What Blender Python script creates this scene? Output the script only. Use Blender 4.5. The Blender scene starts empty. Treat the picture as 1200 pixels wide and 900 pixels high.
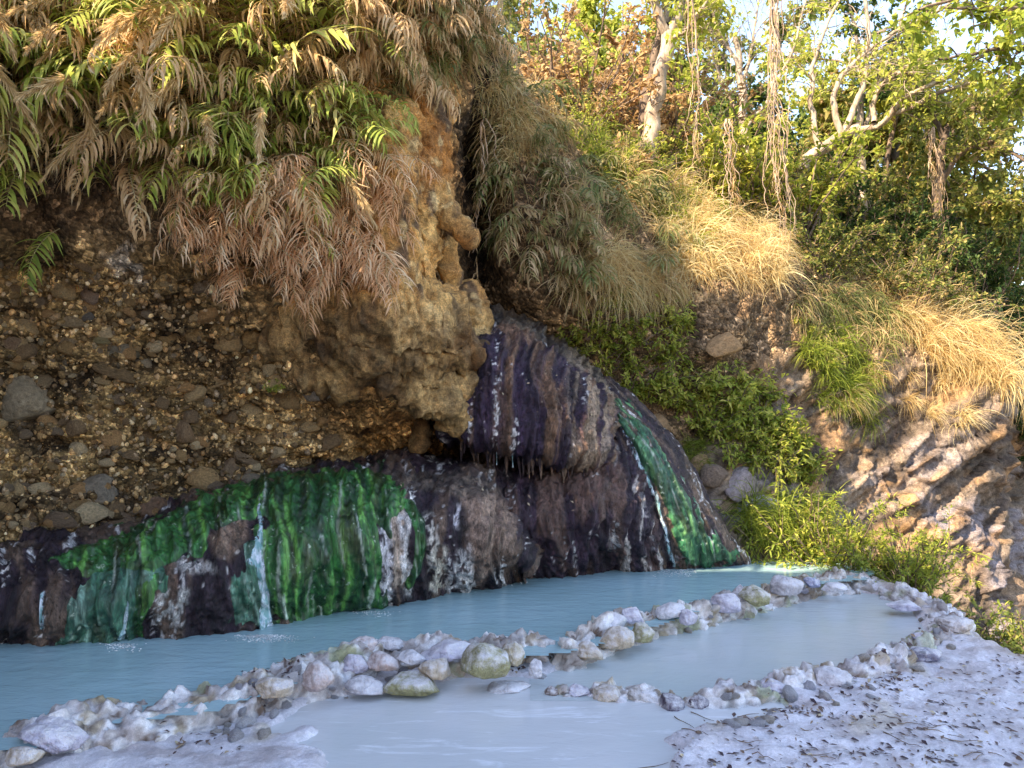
import bpy, math, random
import numpy as np
from mathutils import Vector, Matrix
from mathutils.bvhtree import BVHTree

rnd = random.Random(11)
rng = np.random.default_rng(11)
R = math.radians
scene = bpy.context.scene
COL = scene.collection

# ------------------------------------------------------------------ camera, sky, sun
CAMZ = 1.6
FPX = 873.0
PITCH = math.atan(30 / FPX)
cam_d = bpy.data.cameras.new('camera')
cam = bpy.data.objects.new('camera', cam_d)
COL.objects.link(cam)
cam.location = (0, 0, CAMZ)
cam.rotation_euler = (R(90) + PITCH, 0, 0)
cam_d.sensor_width = 36
cam_d.lens = 36 * FPX / 1200
cam_d.clip_start = 0.05
cam_d.clip_end = 3000
scene.camera = cam

SUN = np.array([-0.65, -0.45, 0.70]); SUN /= np.linalg.norm(SUN)
world = bpy.data.worlds.new('World')
scene.world = world
world.use_nodes = True
wn = world.node_tree.nodes; wl = world.node_tree.links
bg = wn['Background']
sky = wn.new('ShaderNodeTexSky')
sky.sky_type = 'NISHITA'
sky.sun_disc = False
sky.sun_elevation = math.asin(SUN[2])
sky.sun_rotation = math.atan2(SUN[0], SUN[1])
sky.air_density = 0.9
sky.dust_density = 0.3
sky.ozone_density = 3.0
wl.new(sky.outputs[0], bg.inputs[0])
bg.inputs[1].default_value = 0.15
sun_d = bpy.data.lights.new('sun', 'SUN')
sun_d.energy = 3.0
sun_d.angle = R(0.6)
sun_d.color = (1.0, 0.93, 0.80)
sun = bpy.data.objects.new('sun', sun_d)
COL.objects.link(sun)
sun.location = (-20, 5, 30)
sun.rotation_euler = Vector(SUN).to_track_quat('Z', 'Y').to_euler()
scene.view_settings.view_transform = 'Standard'
scene.view_settings.look = 'None'
scene.view_settings.gamma = 1
scene.view_settings.exposure = 2.4
scene.view_settings.use_white_balance = True      # the camera's own balance: open shade, set a little warm
scene.view_settings.white_balance_temperature = 8300
scene.view_settings.white_balance_tint = 14
scene.cycles.max_bounces = 7
scene.cycles.diffuse_bounces = 4
scene.cycles.transmission_bounces = 4
scene.cycles.transparent_max_bounces = 4
scene.cycles.sample_clamp_indirect = 6

# ------------------------------------------------------------------ placing helpers
CP, SP = math.cos(PITCH), math.sin(PITCH)
def W(px, py, d):
    """Point seen at photo position (px, py) whose distance along world Y is d."""
    a = (px - 600) / FPX; b = -(py - 450) / FPX
    dy = CP - b * SP; dz = SP + b * CP
    t = d / dy
    return np.array([a * t, d, CAMZ + dz * t])
def G(px, py, z=0.0):
    a = (px - 600) / FPX; b = -(py - 450) / FPX
    dy = CP - b * SP; dz = SP + b * CP
    t = (z - CAMZ) / dz
    return np.array([a * t, dy * t, z])
def PIX(p):
    """Photo position of world points (used to give surface colours and plants their place)."""
    p = np.asarray(p, float)
    x = p[..., 0]; y = p[..., 1]; z = p[..., 2] - CAMZ
    dep = y * CP + z * SP; up = -y * SP + z * CP
    dep = np.where(np.abs(dep) < 1e-3, 1e-3, dep)
    return 600 + FPX * x / dep, 450 - FPX * up / dep

# ------------------------------------------------------------------ noise
def _h(ix, iy, iz, s):
    n = (ix.astype(np.int64) * 374761393 + iy.astype(np.int64) * 668265263 + iz.astype(np.int64) * 2147483647 + s * 1274126177) & 0xFFFFFFFF
    n = ((n ^ (n >> 13)) * 1274126177) & 0xFFFFFFFF
    n = ((n ^ (n >> 15)) * 2246822519) & 0xFFFFFFFF
    return (n ^ (n >> 16)) & 0xFFFFFFFF
def noise(p, s=0):
    i = np.floor(p); f = p - i
    u = f * f * f * (f * (f * 6 - 15) + 10)
    i = i.astype(np.int64)
    out = 0
    for dx in (0, 1):
        wx = u[:, 0] if dx else 1 - u[:, 0]
        for dy in (0, 1):
            wy = u[:, 1] if dy else 1 - u[:, 1]
            for dz in (0, 1):
                wz = u[:, 2] if dz else 1 - u[:, 2]
                h = _h(i[:, 0] + dx, i[:, 1] + dy, i[:, 2] + dz, s)
                g = ((h & 1023) / 511.5 - 1) * (f[:, 0] - dx) + (((h >> 10) & 1023) / 511.5 - 1) * (f[:, 1] - dy) + (((h >> 20) & 1023) / 511.5 - 1) * (f[:, 2] - dz)
                out = out + g * wx * wy * wz
    return out
def fbm(p, o=4, s=0, gain=0.5):
    p = np.asarray(p, float); a = 1; t = 0
    for k in range(o):
        t = t + a * noise(p, s + k * 17); p = p * 2.03 + 11.7; a *= gain
    return t
def ridged(p, o=4, s=0):
    p = np.asarray(p, float); a = 1; t = 0
    for k in range(o):
        t = t + a * (1 - 2.2 * np.abs(noise(p, s + k * 17))); p = p * 2.05 + 5.3; a *= 0.5
    return t
def worley(p, s=0):
    i = np.floor(p).astype(np.int64); f = p - i
    d1 = np.full(len(p), 9.0); d2 = d1.copy(); cid = np.zeros(len(p))
    for dx in (-1, 0, 1):
        for dy in (-1, 0, 1):
            for dz in (-1, 0, 1):
                h = _h(i[:, 0] + dx, i[:, 1] + dy, i[:, 2] + dz, s)
                d = np.sqrt((dx + (h & 1023) / 1023 - f[:, 0]) ** 2 + (dy + ((h >> 10) & 1023) / 1023 - f[:, 1]) ** 2 + (dz + ((h >> 20) & 1023) / 1023 - f[:, 2]) ** 2)
                n = d < d1
                d2 = np.where(n, d1, np.minimum(d2, d))
                cid = np.where(n, ((h >> 5) & 4095) / 4095, cid)
                d1 = np.where(n, d, d1)
    return d1, d2, cid
def sst(a, b, x):
    t = np.clip((x - a) / (b - a), 0, 1)
    return t * t * (3 - 2 * t)
def mix(a, b, t):
    t = np.asarray(t)[..., None]
    return np.asarray(a) * (1 - t) + np.asarray(b) * t
def in_poly(px, py, poly):
    poly = np.asarray(poly, float); r = np.zeros(np.shape(px), bool)
    for k in range(len(poly)):
        x0, y0 = poly[k]; x1, y1 = poly[k - 1]
        c = ((y0 > py) != (y1 > py)) & (px < (x1 - x0) * (py - y0) / (y1 - y0 + 1e-12) + x0)
        r ^= c
    return r
def sdist(px, py, poly):
    """Signed distance to a polygon, positive inside."""
    poly = np.asarray(poly, float); d = np.full(np.shape(px), 1e9)
    for k in range(len(poly)):
        a = poly[k - 1]; b = poly[k]; e = b - a
        t = np.clip(((px - a[0]) * e[0] + (py - a[1]) * e[1]) / (e @ e + 1e-12), 0, 1)
        d = np.minimum(d, np.hypot(px - a[0] - t * e[0], py - a[1] - t * e[1]))
    return np.where(in_poly(px, py, poly), d, -d)

# ------------------------------------------------------------------ objects
def tag(o, label=None, cat=None, group=None, kind=None):
    if label: o['label'] = label
    if cat: o['category'] = cat
    if group: o['group'] = group
    if kind: o['kind'] = kind
    return o
def mesh(name, v, f, mat=None, cols=None, smooth=True, var=None):
    me = bpy.data.meshes.new(name)
    v = np.asarray(v, np.float32)
    if isinstance(f, np.ndarray):
        n, k = f.shape
        me.vertices.add(len(v)); me.vertices.foreach_set('co', v.ravel())
        me.loops.add(n * k); me.loops.foreach_set('vertex_index', f.astype(np.int32).ravel())
        me.polygons.add(n); me.polygons.foreach_set('loop_start', np.arange(0, n * k, k, dtype=np.int32))
        me.update(calc_edges=True)
    else:
        me.from_pydata(v.tolist(), [], f)
    if smooth:
        me.polygons.foreach_set('use_smooth', np.ones(len(me.polygons), bool))
    if cols is not None:
        a = me.color_attributes.new('col', 'FLOAT_COLOR', 'POINT')
        c = np.ones((len(v), 4), np.float32); c[:, :3] = np.clip(cols, 0, 1)
        a.data.foreach_set('color', c.ravel())
    if var is not None:
        a = me.attributes.new('var', 'FLOAT', 'POINT')
        a.data.foreach_set('value', np.asarray(var, np.float32))
    if mat: me.materials.append(mat)
    me.update()
    return me
def obj(name, me, parent=None, loc=None):
    o = bpy.data.objects.new(name, me)
    COL.objects.link(o)
    if parent is not None: o.parent = parent
    if loc is not None: o.location = loc
    return o
def empty(name, loc):
    o = bpy.data.objects.new(name, None)
    o.empty_display_size = 0.1
    COL.objects.link(o); o.location = loc
    return o
def dup(root, M, name=None):
    r = root.copy(); COL.objects.link(r); r.matrix_world = M
    for ch in root.children:
        c = ch.copy(); COL.objects.link(c); c.parent = r
        for g in ch.children:
            d = g.copy(); COL.objects.link(d); d.parent = c
    return r
def grid_faces(n, m):
    i = np.arange(n * m).reshape(n, m)
    return np.stack([i[:-1, :-1], i[1:, :-1], i[1:, 1:], i[:-1, 1:]], -1).reshape(-1, 4)
def catmull(P, per):
    """Smooth resampling along axis 0, per = samples for each interval."""
    P = np.asarray(P, float); n = len(P)
    Q = np.concatenate([[2 * P[0] - P[1]], P, [2 * P[-1] - P[-2]]])
    out = []
    for k in range(n - 1):
        m = per[k] if hasattr(per, '__len__') else per
        t = np.arange(m) / m
        t = t.reshape((-1,) + (1,) * (P.ndim - 1))
        a, b, c, d = Q[k], Q[k + 1], Q[k + 2], Q[k + 3]
        m1 = (c - a) * 0.42; m2 = (d - b) * 0.42
        out.append((2 * t**3 - 3 * t**2 + 1) * b + (t**3 - 2 * t**2 + t) * m1 + (-2 * t**3 + 3 * t**2) * c + (t**3 - t**2) * m2)
    out.append(P[-1][None])
    return np.concatenate(out)
def grid_normals(g):
    du = np.gradient(g, axis=0); dv = np.gradient(g, axis=1)
    n = np.cross(du, dv)
    n /= np.linalg.norm(n, axis=-1, keepdims=True) + 1e-9
    return n
def ico(sub):
    import bmesh
    bm = bmesh.new(); bmesh.ops.create_icosphere(bm, subdivisions=sub, radius=1)
    v = np.array([x.co[:] for x in bm.verts]); f = np.array([[x.index for x in p.verts] for p in bm.faces])
    bm.free(); return v, f
ICO = {k: ico(k) for k in (1, 2, 3, 4, 5)}

# ------------------------------------------------------------------ materials
class NT:
    def __init__(s, name):
        s.m = bpy.data.materials.new(name); s.m.use_nodes = True
        s.n = s.m.node_tree.nodes; s.l = s.m.node_tree.links
        s.b = s.n['Principled BSDF']; s.out = s.n['Material Output']
    def new(s, t, **k):
        n = s.n.new(t)
        for a, b in k.items(): setattr(n, a, b)
        return n
    def put(s, sock, v):
        if hasattr(v, 'is_linked') or isinstance(v, bpy.types.NodeSocket): s.l.new(v, sock)
        else: sock.default_value = v
    def coord(s, scale=(1, 1, 1), obj=True):
        c = s.new('ShaderNodeTexCoord'); m = s.new('ShaderNodeMapping')
        s.l.new(c.outputs['Object'], m.inputs[0]); m.inputs['Scale'].default_value = scale
        return m.outputs[0]
    def noise(s, co, scale, detail=5, rough=0.6, dist=0.0):
        n = s.new('ShaderNodeTexNoise'); s.l.new(co, n.inputs['Vector'])
        n.inputs['Scale'].default_value = scale; n.inputs['Detail'].default_value = detail
        n.inputs['Roughness'].default_value = rough; n.inputs['Distortion'].default_value = dist
        return n.outputs['Fac']
    def voro(s, co, scale, feat='F1', out='Distance'):
        n = s.new('ShaderNodeTexVoronoi', feature=feat); s.l.new(co, n.inputs['Vector'])
        n.inputs['Scale'].default_value = scale
        return n.outputs[out]
    def ramp(s, f, stops):
        r = s.new('ShaderNodeValToRGB'); s.l.new(f, r.inputs[0])
        e = r.color_ramp.elements
        while len(e) < len(stops): e.new(0.5)
        for k, (p, c) in enumerate(stops):
            e[k].position = p
            e[k].color = (c, c, c, 1) if not hasattr(c, '__len__') else (*c, 1)
        return r.outputs[0]
    def mixc(s, f, a, b, mode='MIX'):
        n = s.new('ShaderNodeMix', data_type='RGBA', blend_type=mode)
        for i, v in ((0, f), (6, a), (7, b)):
            if isinstance(v, bpy.types.NodeSocket): s.l.new(v, n.inputs[i])
            else: n.inputs[i].default_value = v if not hasattr(v, '__len__') else (*v, 1) if len(v) == 3 else v
        return n.outputs[2]
    def math(s, op, a, b=0.0):
        n = s.new('ShaderNodeMath', operation=op)
        for i, v in ((0, a), (1, b)):
            if isinstance(v, bpy.types.NodeSocket): s.l.new(v, n.inputs[i])
            else: n.inputs[i].default_value = v
        return n.outputs[0]
    def attr(s, name, out='Color'):
        n = s.new('ShaderNodeAttribute', attribute_name=name); return n.outputs[out]
    def bump(s, h, strength=0.6, dist=0.02, nrm=None):
        n = s.new('ShaderNodeBump'); s.l.new(h, n.inputs['Height'])
        n.inputs['Strength'].default_value = strength; n.inputs['Distance'].default_value = dist
        if nrm is not None: s.l.new(nrm, n.inputs['Normal'])
        return n.outputs[0]

def mat_surface(name, scales, rough=0.8, bump=0.7, bdist=0.03, spec=0.3, stretch=(1, 1, 1), pebbles=0, contrast=0.5, wet=None):
    """Vertex-coloured mineral surface broken up by two noises and, if asked, a pebble mosaic."""
    t = NT(name); co = t.coord(stretch)
    n1 = t.noise(co, scales[0], 6, 0.65); n2 = t.noise(co, scales[1], 5, 0.7); n3 = t.noise(co, scales[1] * 4.3, 4, 0.75)
    lo, hi = 1 - contrast, 1 + contrast
    c = t.mixc(1.0, t.attr('col'), t.ramp(n1, [(0.28, lo), (0.72, hi)]), 'MULTIPLY')
    c = t.mixc(1.0, c, t.ramp(n2, [(0.3, lo), (0.7, hi)]), 'MULTIPLY')
    c = t.mixc(1.0, c, t.ramp(n3, [(0.32, 1 - contrast * .9), (0.68, 1 + contrast * .9)]), 'MULTIPLY')
    h = t.math('ADD', t.math('MULTIPLY', n1, 1.0), t.math('ADD', t.math('MULTIPLY', n2, 0.5), t.math('MULTIPLY', n3, 0.16)))
    if pebbles:
        vd = t.voro(co, pebbles); vc = t.voro(co, pebbles, out='Color')
        vd2 = t.voro(co, pebbles * 2.7); vc2 = t.voro(co, pebbles * 2.7, out='Color')
        sep = t.new('ShaderNodeSeparateColor'); t.l.new(vc, sep.inputs[0])
        sep2 = t.new('ShaderNodeSeparateColor'); t.l.new(vc2, sep2.inputs[0])
        c = t.mixc(1.0, c, t.ramp(sep.outputs[0], [(0, 0.5), (0.6, 0.9), (0.85, 1.2), (1, 2.4)]), 'MULTIPLY')
        c = t.mixc(1.0, c, t.ramp(sep2.outputs[1], [(0, 0.5), (0.7, 1.0), (0.9, 1.5), (1, 2.6)]), 'MULTIPLY')
        h = t.math('SUBTRACT', h, t.math('MULTIPLY', vd, 0.9))
        h = t.math('SUBTRACT', h, t.math('MULTIPLY', vd2, 0.45))
    t.l.new(c, t.b.inputs['Base Color'])
    if wet is None: t.b.inputs['Roughness'].default_value = rough
    else: t.l.new(t.ramp(n2, [(0.35, wet), (0.65, rough)]), t.b.inputs['Roughness'])
    t.b.inputs['Specular IOR Level'].default_value = spec
    t.l.new(t.bump(h, bump, bdist), t.b.inputs['Normal'])
    return t.m

M_cliff = mat_surface('cliff_earth', (3.0, 14.0), 0.9, 1.0, 0.05, 0.2, pebbles=13, contrast=0.45)
M_face = mat_surface('bedded_rock', (3.5, 18.0), 0.85, 1.0, 0.06, 0.25, contrast=0.5)
M_tufa = mat_surface('tufa', (5.0, 26.0), 0.75, 1.0, 0.06, 0.3, contrast=0.6)
M_mound = mat_surface('mineral_crust', (11.0, 50.0), 0.6, 1.0, 0.045, 0.4, stretch=(1, 1, 0.4), contrast=0.75, wet=0.25)
M_trav = mat_surface('travertine', (9.0, 44.0), 0.65, 0.8, 0.02, 0.4, contrast=0.2, wet=0.28)

def mat_stone(name, crust=(0.72, 0.69, 0.71), cr=(0.46, 0.70), rough=0.7):
    t = NT(name); co = t.coord()
    oi = t.new('ShaderNodeObjectInfo')
    n1 = t.noise(co, 6, 6, 0.65); n2 = t.noise(co, 34, 4, 0.7)
    c = t.mixc(1.0, oi.outputs['Color'], t.ramp(n1, [(0.3, 0.55), (0.7, 1.4)]), 'MULTIPLY')
    c = t.mixc(1.0, c, t.ramp(n2, [(0.3, 0.75), (0.7, 1.25)]), 'MULTIPLY')
    if crust:
        g = t.new('ShaderNodeNewGeometry'); sx = t.new('ShaderNodeSeparateXYZ'); t.l.new(g.outputs['Normal'], sx.inputs[0])
        k = t.math('ADD', t.math('MULTIPLY', sx.outputs[2], 0.10), t.noise(co, 13, 8, 0.75))
        c = t.mixc(t.ramp(k, [(cr[0], 0), (cr[1], 1)]), c, crust)
    t.l.new(c, t.b.inputs['Base Color'])
    t.b.inputs['Roughness'].default_value = rough
    t.b.inputs['Specular IOR Level'].default_value = 0.35
    t.l.new(t.bump(t.math('ADD', n1, t.math('MULTIPLY', n2, 0.4)), 1.0, 0.05), t.b.inputs['Normal'])
    return t.m
M_stone = mat_stone('crusted_stone')
M_cobble = mat_stone('cobble', None)

def mat_algae():
    t = NT('algae'); co = t.coord((1, 1, 0.25))
    n1 = t.noise(co, 13, 6, 0.7, 0.6); n2 = t.noise(co, 48, 4, 0.7); n3 = t.noise(t.coord(), 5, 4, 0.6)
    c = t.mixc(1.0, t.attr('col'), t.ramp(n1, [(0.3, 0.2), (0.5, 0.75), (0.72, 2.0)]), 'MULTIPLY')
    c = t.mixc(1.0, c, t.ramp(n2, [(0.3, 0.6), (0.7, 1.5)]), 'MULTIPLY')
    c = t.mixc(t.ramp(t.noise(t.coord(), 21, 3, 0.6), [(0.64, 0), (0.70, 0.8)]), c, (0.42, 0.5, 0.38))
    t.l.new(c, t.b.inputs['Base Color'])
    t.b.inputs['Roughness'].default_value = 0.3
    t.b.inputs['Specular IOR Level'].default_value = 0.5
    t.l.new(t.bump(t.math('ADD', n1, t.math('MULTIPLY', n2, 0.5)), 0.9, 0.025), t.b.inputs['Normal'])
    return t.m
M_algae = mat_algae()

def mat_water(name, col, col2, rough=0.06, ripple=0.02, scale=5.0, stretch=(1, 2.2, 1)):
    t = NT(name); co = t.coord(stretch)
    n0 = t.noise(t.coord(), 0.8, 3, 0.5)
    c = t.mixc(t.ramp(n0, [(0.35, 0), (0.65, 1)]), col, col2)
    if name == 'shallow_water':
        k = t.noise(t.coord((0.6, 3.0, 1)), 3.0, 6, 0.65, 0.8)
        c = t.mixc(t.ramp(k, [(0.56, 0), (0.66, 0.85)]), c, (0.74, 0.76, 0.8))
    t.l.new(c, t.b.inputs['Base Color'])
    t.b.inputs['Roughness'].default_value = rough
    t.b.inputs['IOR'].default_value = 1.33
    n1 = t.noise(co, scale, 4, 0.55, 0.4); n2 = t.noise(co, scale * 5, 3, 0.5, 0.2)
    t.l.new(t.bump(t.math('ADD', n1, t.math('MULTIPLY', n2, 0.25)), 0.5, ripple), t.b.inputs['Normal'])
    return t.m
M_pool = mat_water('pool_water', (0.26, 0.42, 0.44), (0.32, 0.49, 0.53), 0.06, 0.02)
M_mid = mat_water('middle_water', (0.44, 0.50, 0.50), (0.52, 0.55, 0.56), 0.09, 0.012)
M_shal = mat_water('shallow_water', (0.55, 0.57, 0.58), (0.62, 0.62, 0.63), 0.12, 0.010)

def mat_stream():
    t = NT('falling_water'); co = t.coord((1, 1, 0.18))
    n = t.noise(co, 30, 5, 0.65, 0.3)
    c = t.mixc(t.ramp(n, [(0.42, 0), (0.62, 1)]), (0.16, 0.36, 0.36), (0.72, 0.78, 0.86))
    t.l.new(c, t.b.inputs['Base Color'])
    t.b.inputs['Roughness'].default_value = 0.12
    t.l.new(t.bump(n, 0.8, 0.02), t.b.inputs['Normal'])
    # thin broken water: the wet surface beneath shows through the gaps
    n2 = t.noise(t.coord((1, 1, 0.22)), 42, 5, 0.7, 0.4)
    sep = t.new('ShaderNodeSeparateColor'); t.l.new(t.attr('col'), sep.inputs[0])
    k = t.math('ADD', n2, t.math('MULTIPLY', t.math('SUBTRACT', sep.outputs[0], 0.5), 0.55))
    tr = t.new('ShaderNodeBsdfTransparent'); mx = t.new('ShaderNodeMixShader')
    t.l.new(t.ramp(k, [(0.50, 0), (0.68, 1)]), mx.inputs[0]); t.l.new(tr.outputs[0], mx.inputs[1]); t.l.new(t.b.outputs[0], mx.inputs[2])
    t.l.new(mx.outputs[0], t.out.inputs[0])
    return t.m
M_stream = mat_stream()

def mat_leaf(name, stops, rough=0.55, transl=0.45, spread=0.25, tint=(1, 1, 1)):
    """Leaf colour from the 'var' of each blade and a random shift for each plant; light also passes through."""
    t = NT(name)
    oi = t.new('ShaderNodeObjectInfo')
    v = t.math('ADD', t.attr('var', 'Fac'), t.math('MULTIPLY', t.math('SUBTRACT', oi.outputs['Random'], 0.5), spread))
    c = t.ramp(v, stops)
    t.l.new(c, t.b.inputs['Base Color'])
    t.b.inputs['Roughness'].default_value = rough
    t.b.inputs['Specular IOR Level'].default_value = 0.25
    tr = t.new('ShaderNodeBsdfTranslucent')
    t.l.new(c, tr.inputs[0])
    mx = t.new('ShaderNodeMixShader'); mx.inputs[0].default_value = transl
    t.l.new(t.b.outputs[0], mx.inputs[1]); t.l.new(tr.outputs[0], mx.inputs[2])
    t.l.new(mx.outputs[0], t.out.inputs[0])
    return t.m
GREEN = [(0.0, (0.10, 0.17, 0.03)), (0.35, (0.28, 0.36, 0.07)), (0.65, (0.48, 0.52, 0.12)), (0.85, (0.60, 0.56, 0.18)), (1.0, (0.64, 0.50, 0.24))]
DRY = [(0.0, (0.26, 0.15, 0.06)), (0.3, (0.50, 0.32, 0.15)), (0.6, (0.70, 0.48, 0.26)), (0.85, (0.76, 0.52, 0.31)), (1.0, (0.82, 0.68, 0.44))]
PINK = [(0.0, (0.38, 0.19, 0.08)), (0.3, (0.66, 0.36, 0.18)), (0.6, (0.80, 0.48, 0.27)), (0.85, (0.84, 0.58, 0.37)), (1.0, (0.86, 0.72, 0.50))]
PLUME = [(0.0, (0.44, 0.29, 0.13)), (0.5, (0.68, 0.49, 0.26)), (1.0, (0.82, 0.64, 0.38))]
OLIVE = [(0.0, (0.06, 0.09, 0.03)), (0.3, (0.16, 0.20, 0.06)), (0.55, (0.30, 0.28, 0.11)), (0.8, (0.48, 0.34, 0.18)), (1.0, (0.62, 0.45, 0.27))]
STRAW = [(0.0, (0.34, 0.21, 0.08)), (0.35, (0.56, 0.38, 0.17)), (0.65, (0.72, 0.56, 0.28)), (1.0, (0.82, 0.72, 0.44))]
LIME = [(0.0, (0.09, 0.14, 0.02)), (0.4, (0.24, 0.31, 0.05)), (0.75, (0.45, 0.48, 0.09)), (1.0, (0.64, 0.58, 0.15))]
DARKG = [(0.0, (0.025, 0.06, 0.02)), (0.5, (0.06, 0.12, 0.035)), (1.0, (0.16, 0.22, 0.06))]
MIXED = [(0.0, (0.06, 0.10, 0.025)), (0.4, (0.17, 0.22, 0.05)), (0.7, (0.36, 0.35, 0.09)), (1.0, (0.52, 0.34, 0.17))]
M_green = mat_leaf('reed_leaf_green', GREEN)
M_dry = mat_leaf('reed_leaf_dry', DRY, transl=0.5)
M_pink = mat_leaf('reed_leaf_rosy', PINK, transl=0.5)
M_plume = mat_leaf('reed_plume', PLUME)
M_olive = mat_leaf('grass_olive', OLIVE)
M_straw = mat_leaf('grass_straw', STRAW, transl=0.55)
M_lime = mat_leaf('foliage_lime', LIME, transl=0.55)
M_dark = mat_leaf('foliage_dark', DARKG)
M_mixed = mat_leaf('foliage_mixed', MIXED)
M_litter = mat_leaf('dead_leaf', [(0.0, (0.05, 0.03, 0.04)), (0.5, (0.13, 0.08, 0.07)), (0.8, (0.32, 0.22, 0.15)), (1.0, (0.58, 0.48, 0.32))], transl=0.1)

def mat_bark(name, c1, c2):
    t = NT(name); co = t.coord((1, 1, 0.3))
    n = t.noise(co, 14, 6, 0.7); n2 = t.noise(t.coord(), 3, 4, 0.6)
    c = t.mixc(t.ramp(n, [(0.35, 0), (0.65, 1)]), c1, c2)
    c = t.mixc(1.0, c, t.ramp(n2, [(0.35, 0.55), (0.65, 1.3)]), 'MULTIPLY')
    t.l.new(c, t.b.inputs['Base Color']); t.b.inputs['Roughness'].default_value = 0.85
    t.l.new(t.bump(n, 0.8, 0.02), t.b.inputs['Normal'])
    return t.m
M_bark = mat_bark('bark_pale', (0.20, 0.13, 0.085), (0.52, 0.42, 0.32))
M_barkd = mat_bark('bark_dark', (0.08, 0.05, 0.035), (0.24, 0.17, 0.12))
M_cane = mat_bark('cane', (0.30, 0.22, 0.11), (0.46, 0.38, 0.20))
M_vine = mat_bark('vine', (0.24, 0.15, 0.10), (0.56, 0.42, 0.30))
# ================================================================== CLIFF
# Each station: rows from the buried foot, up the face, over the lip to the hill behind.
X8 = lambda x, y, z: np.array([x, y, z], float)
def station(px, rows):
    return [W(px, py, d) for py, d in rows]
stations = []
def raw(pts): stations.append([X8(*p) for p in pts])
# wall added out of view on the left, heights shaped to shade the terrace
raw([(-4.05, -12.00, -1.00), (-4.20, -12.00, 0.00), (-4.45, -11.90, 0.70), (-4.70, -11.80, 1.50), (-4.70, -11.80, 2.40), (-4.50, -11.95, 3.60), (-4.50, -11.95, 5.20), (-4.70, -11.85, 7.40), (-5.20, -11.70, 9.30), (-10.00, -13.00, 10.00), (-40.50, -16.00, 10.00)])
raw([(-4.05, -2.00, -1.00), (-4.20, -2.00, 0.00), (-4.45, -1.90, 0.70), (-4.70, -1.80, 1.50), (-4.70, -1.80, 2.40), (-4.50, -1.95, 3.60), (-4.50, -1.95, 5.20), (-4.70, -1.85, 7.40), (-5.20, -1.70, 9.30), (-10.00, -3.00, 10.00), (-40.50, -6.00, 10.00)])
raw([(-4.05, 0.90, -1.00), (-4.20, 0.90, 0.00), (-4.45, 1.00, 0.70), (-4.70, 1.10, 1.50), (-4.70, 1.10, 2.40), (-4.50, 0.95, 3.49), (-4.50, 0.95, 5.49), (-4.70, 1.05, 7.83), (-5.20, 1.20, 9.83), (-10.00, 0.40, 10.57), (-40.50, -1.10, 10.57)])
raw([(-4.05, 1.75, -1.00), (-4.20, 1.75, 0.00), (-4.45, 1.85, 0.70), (-4.70, 1.95, 1.50), (-4.70, 1.95, 2.40), (-4.50, 1.80, 2.88), (-4.50, 1.80, 3.60), (-4.70, 1.90, 4.32), (-5.20, 2.05, 4.95), (-10.00, 2.55, 5.58), (-40.50, 4.95, 6.30)])
raw([(-4.00, 2.85, -1.00), (-4.15, 2.85, 0.00), (-4.40, 2.95, 0.70), (-4.65, 3.05, 1.50), (-4.65, 3.05, 2.40), (-4.45, 2.90, 2.79), (-4.45, 2.90, 3.42), (-4.65, 3.00, 3.96), (-5.15, 3.15, 4.50), (-9.95, 4.35, 5.22), (-40.45, 8.85, 6.30)])
raw([(-3.80, 4.40, -1.00), (-3.95, 4.40, 0.00), (-4.20, 4.50, 0.70), (-4.45, 4.60, 1.50), (-4.45, 4.60, 2.40), (-4.25, 4.45, 3.00), (-4.25, 4.45, 3.70), (-4.45, 4.55, 4.30), (-4.95, 4.70, 4.80), (-9.75, 6.90, 5.60), (-40.25, 14.40, 8.00)])
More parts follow.
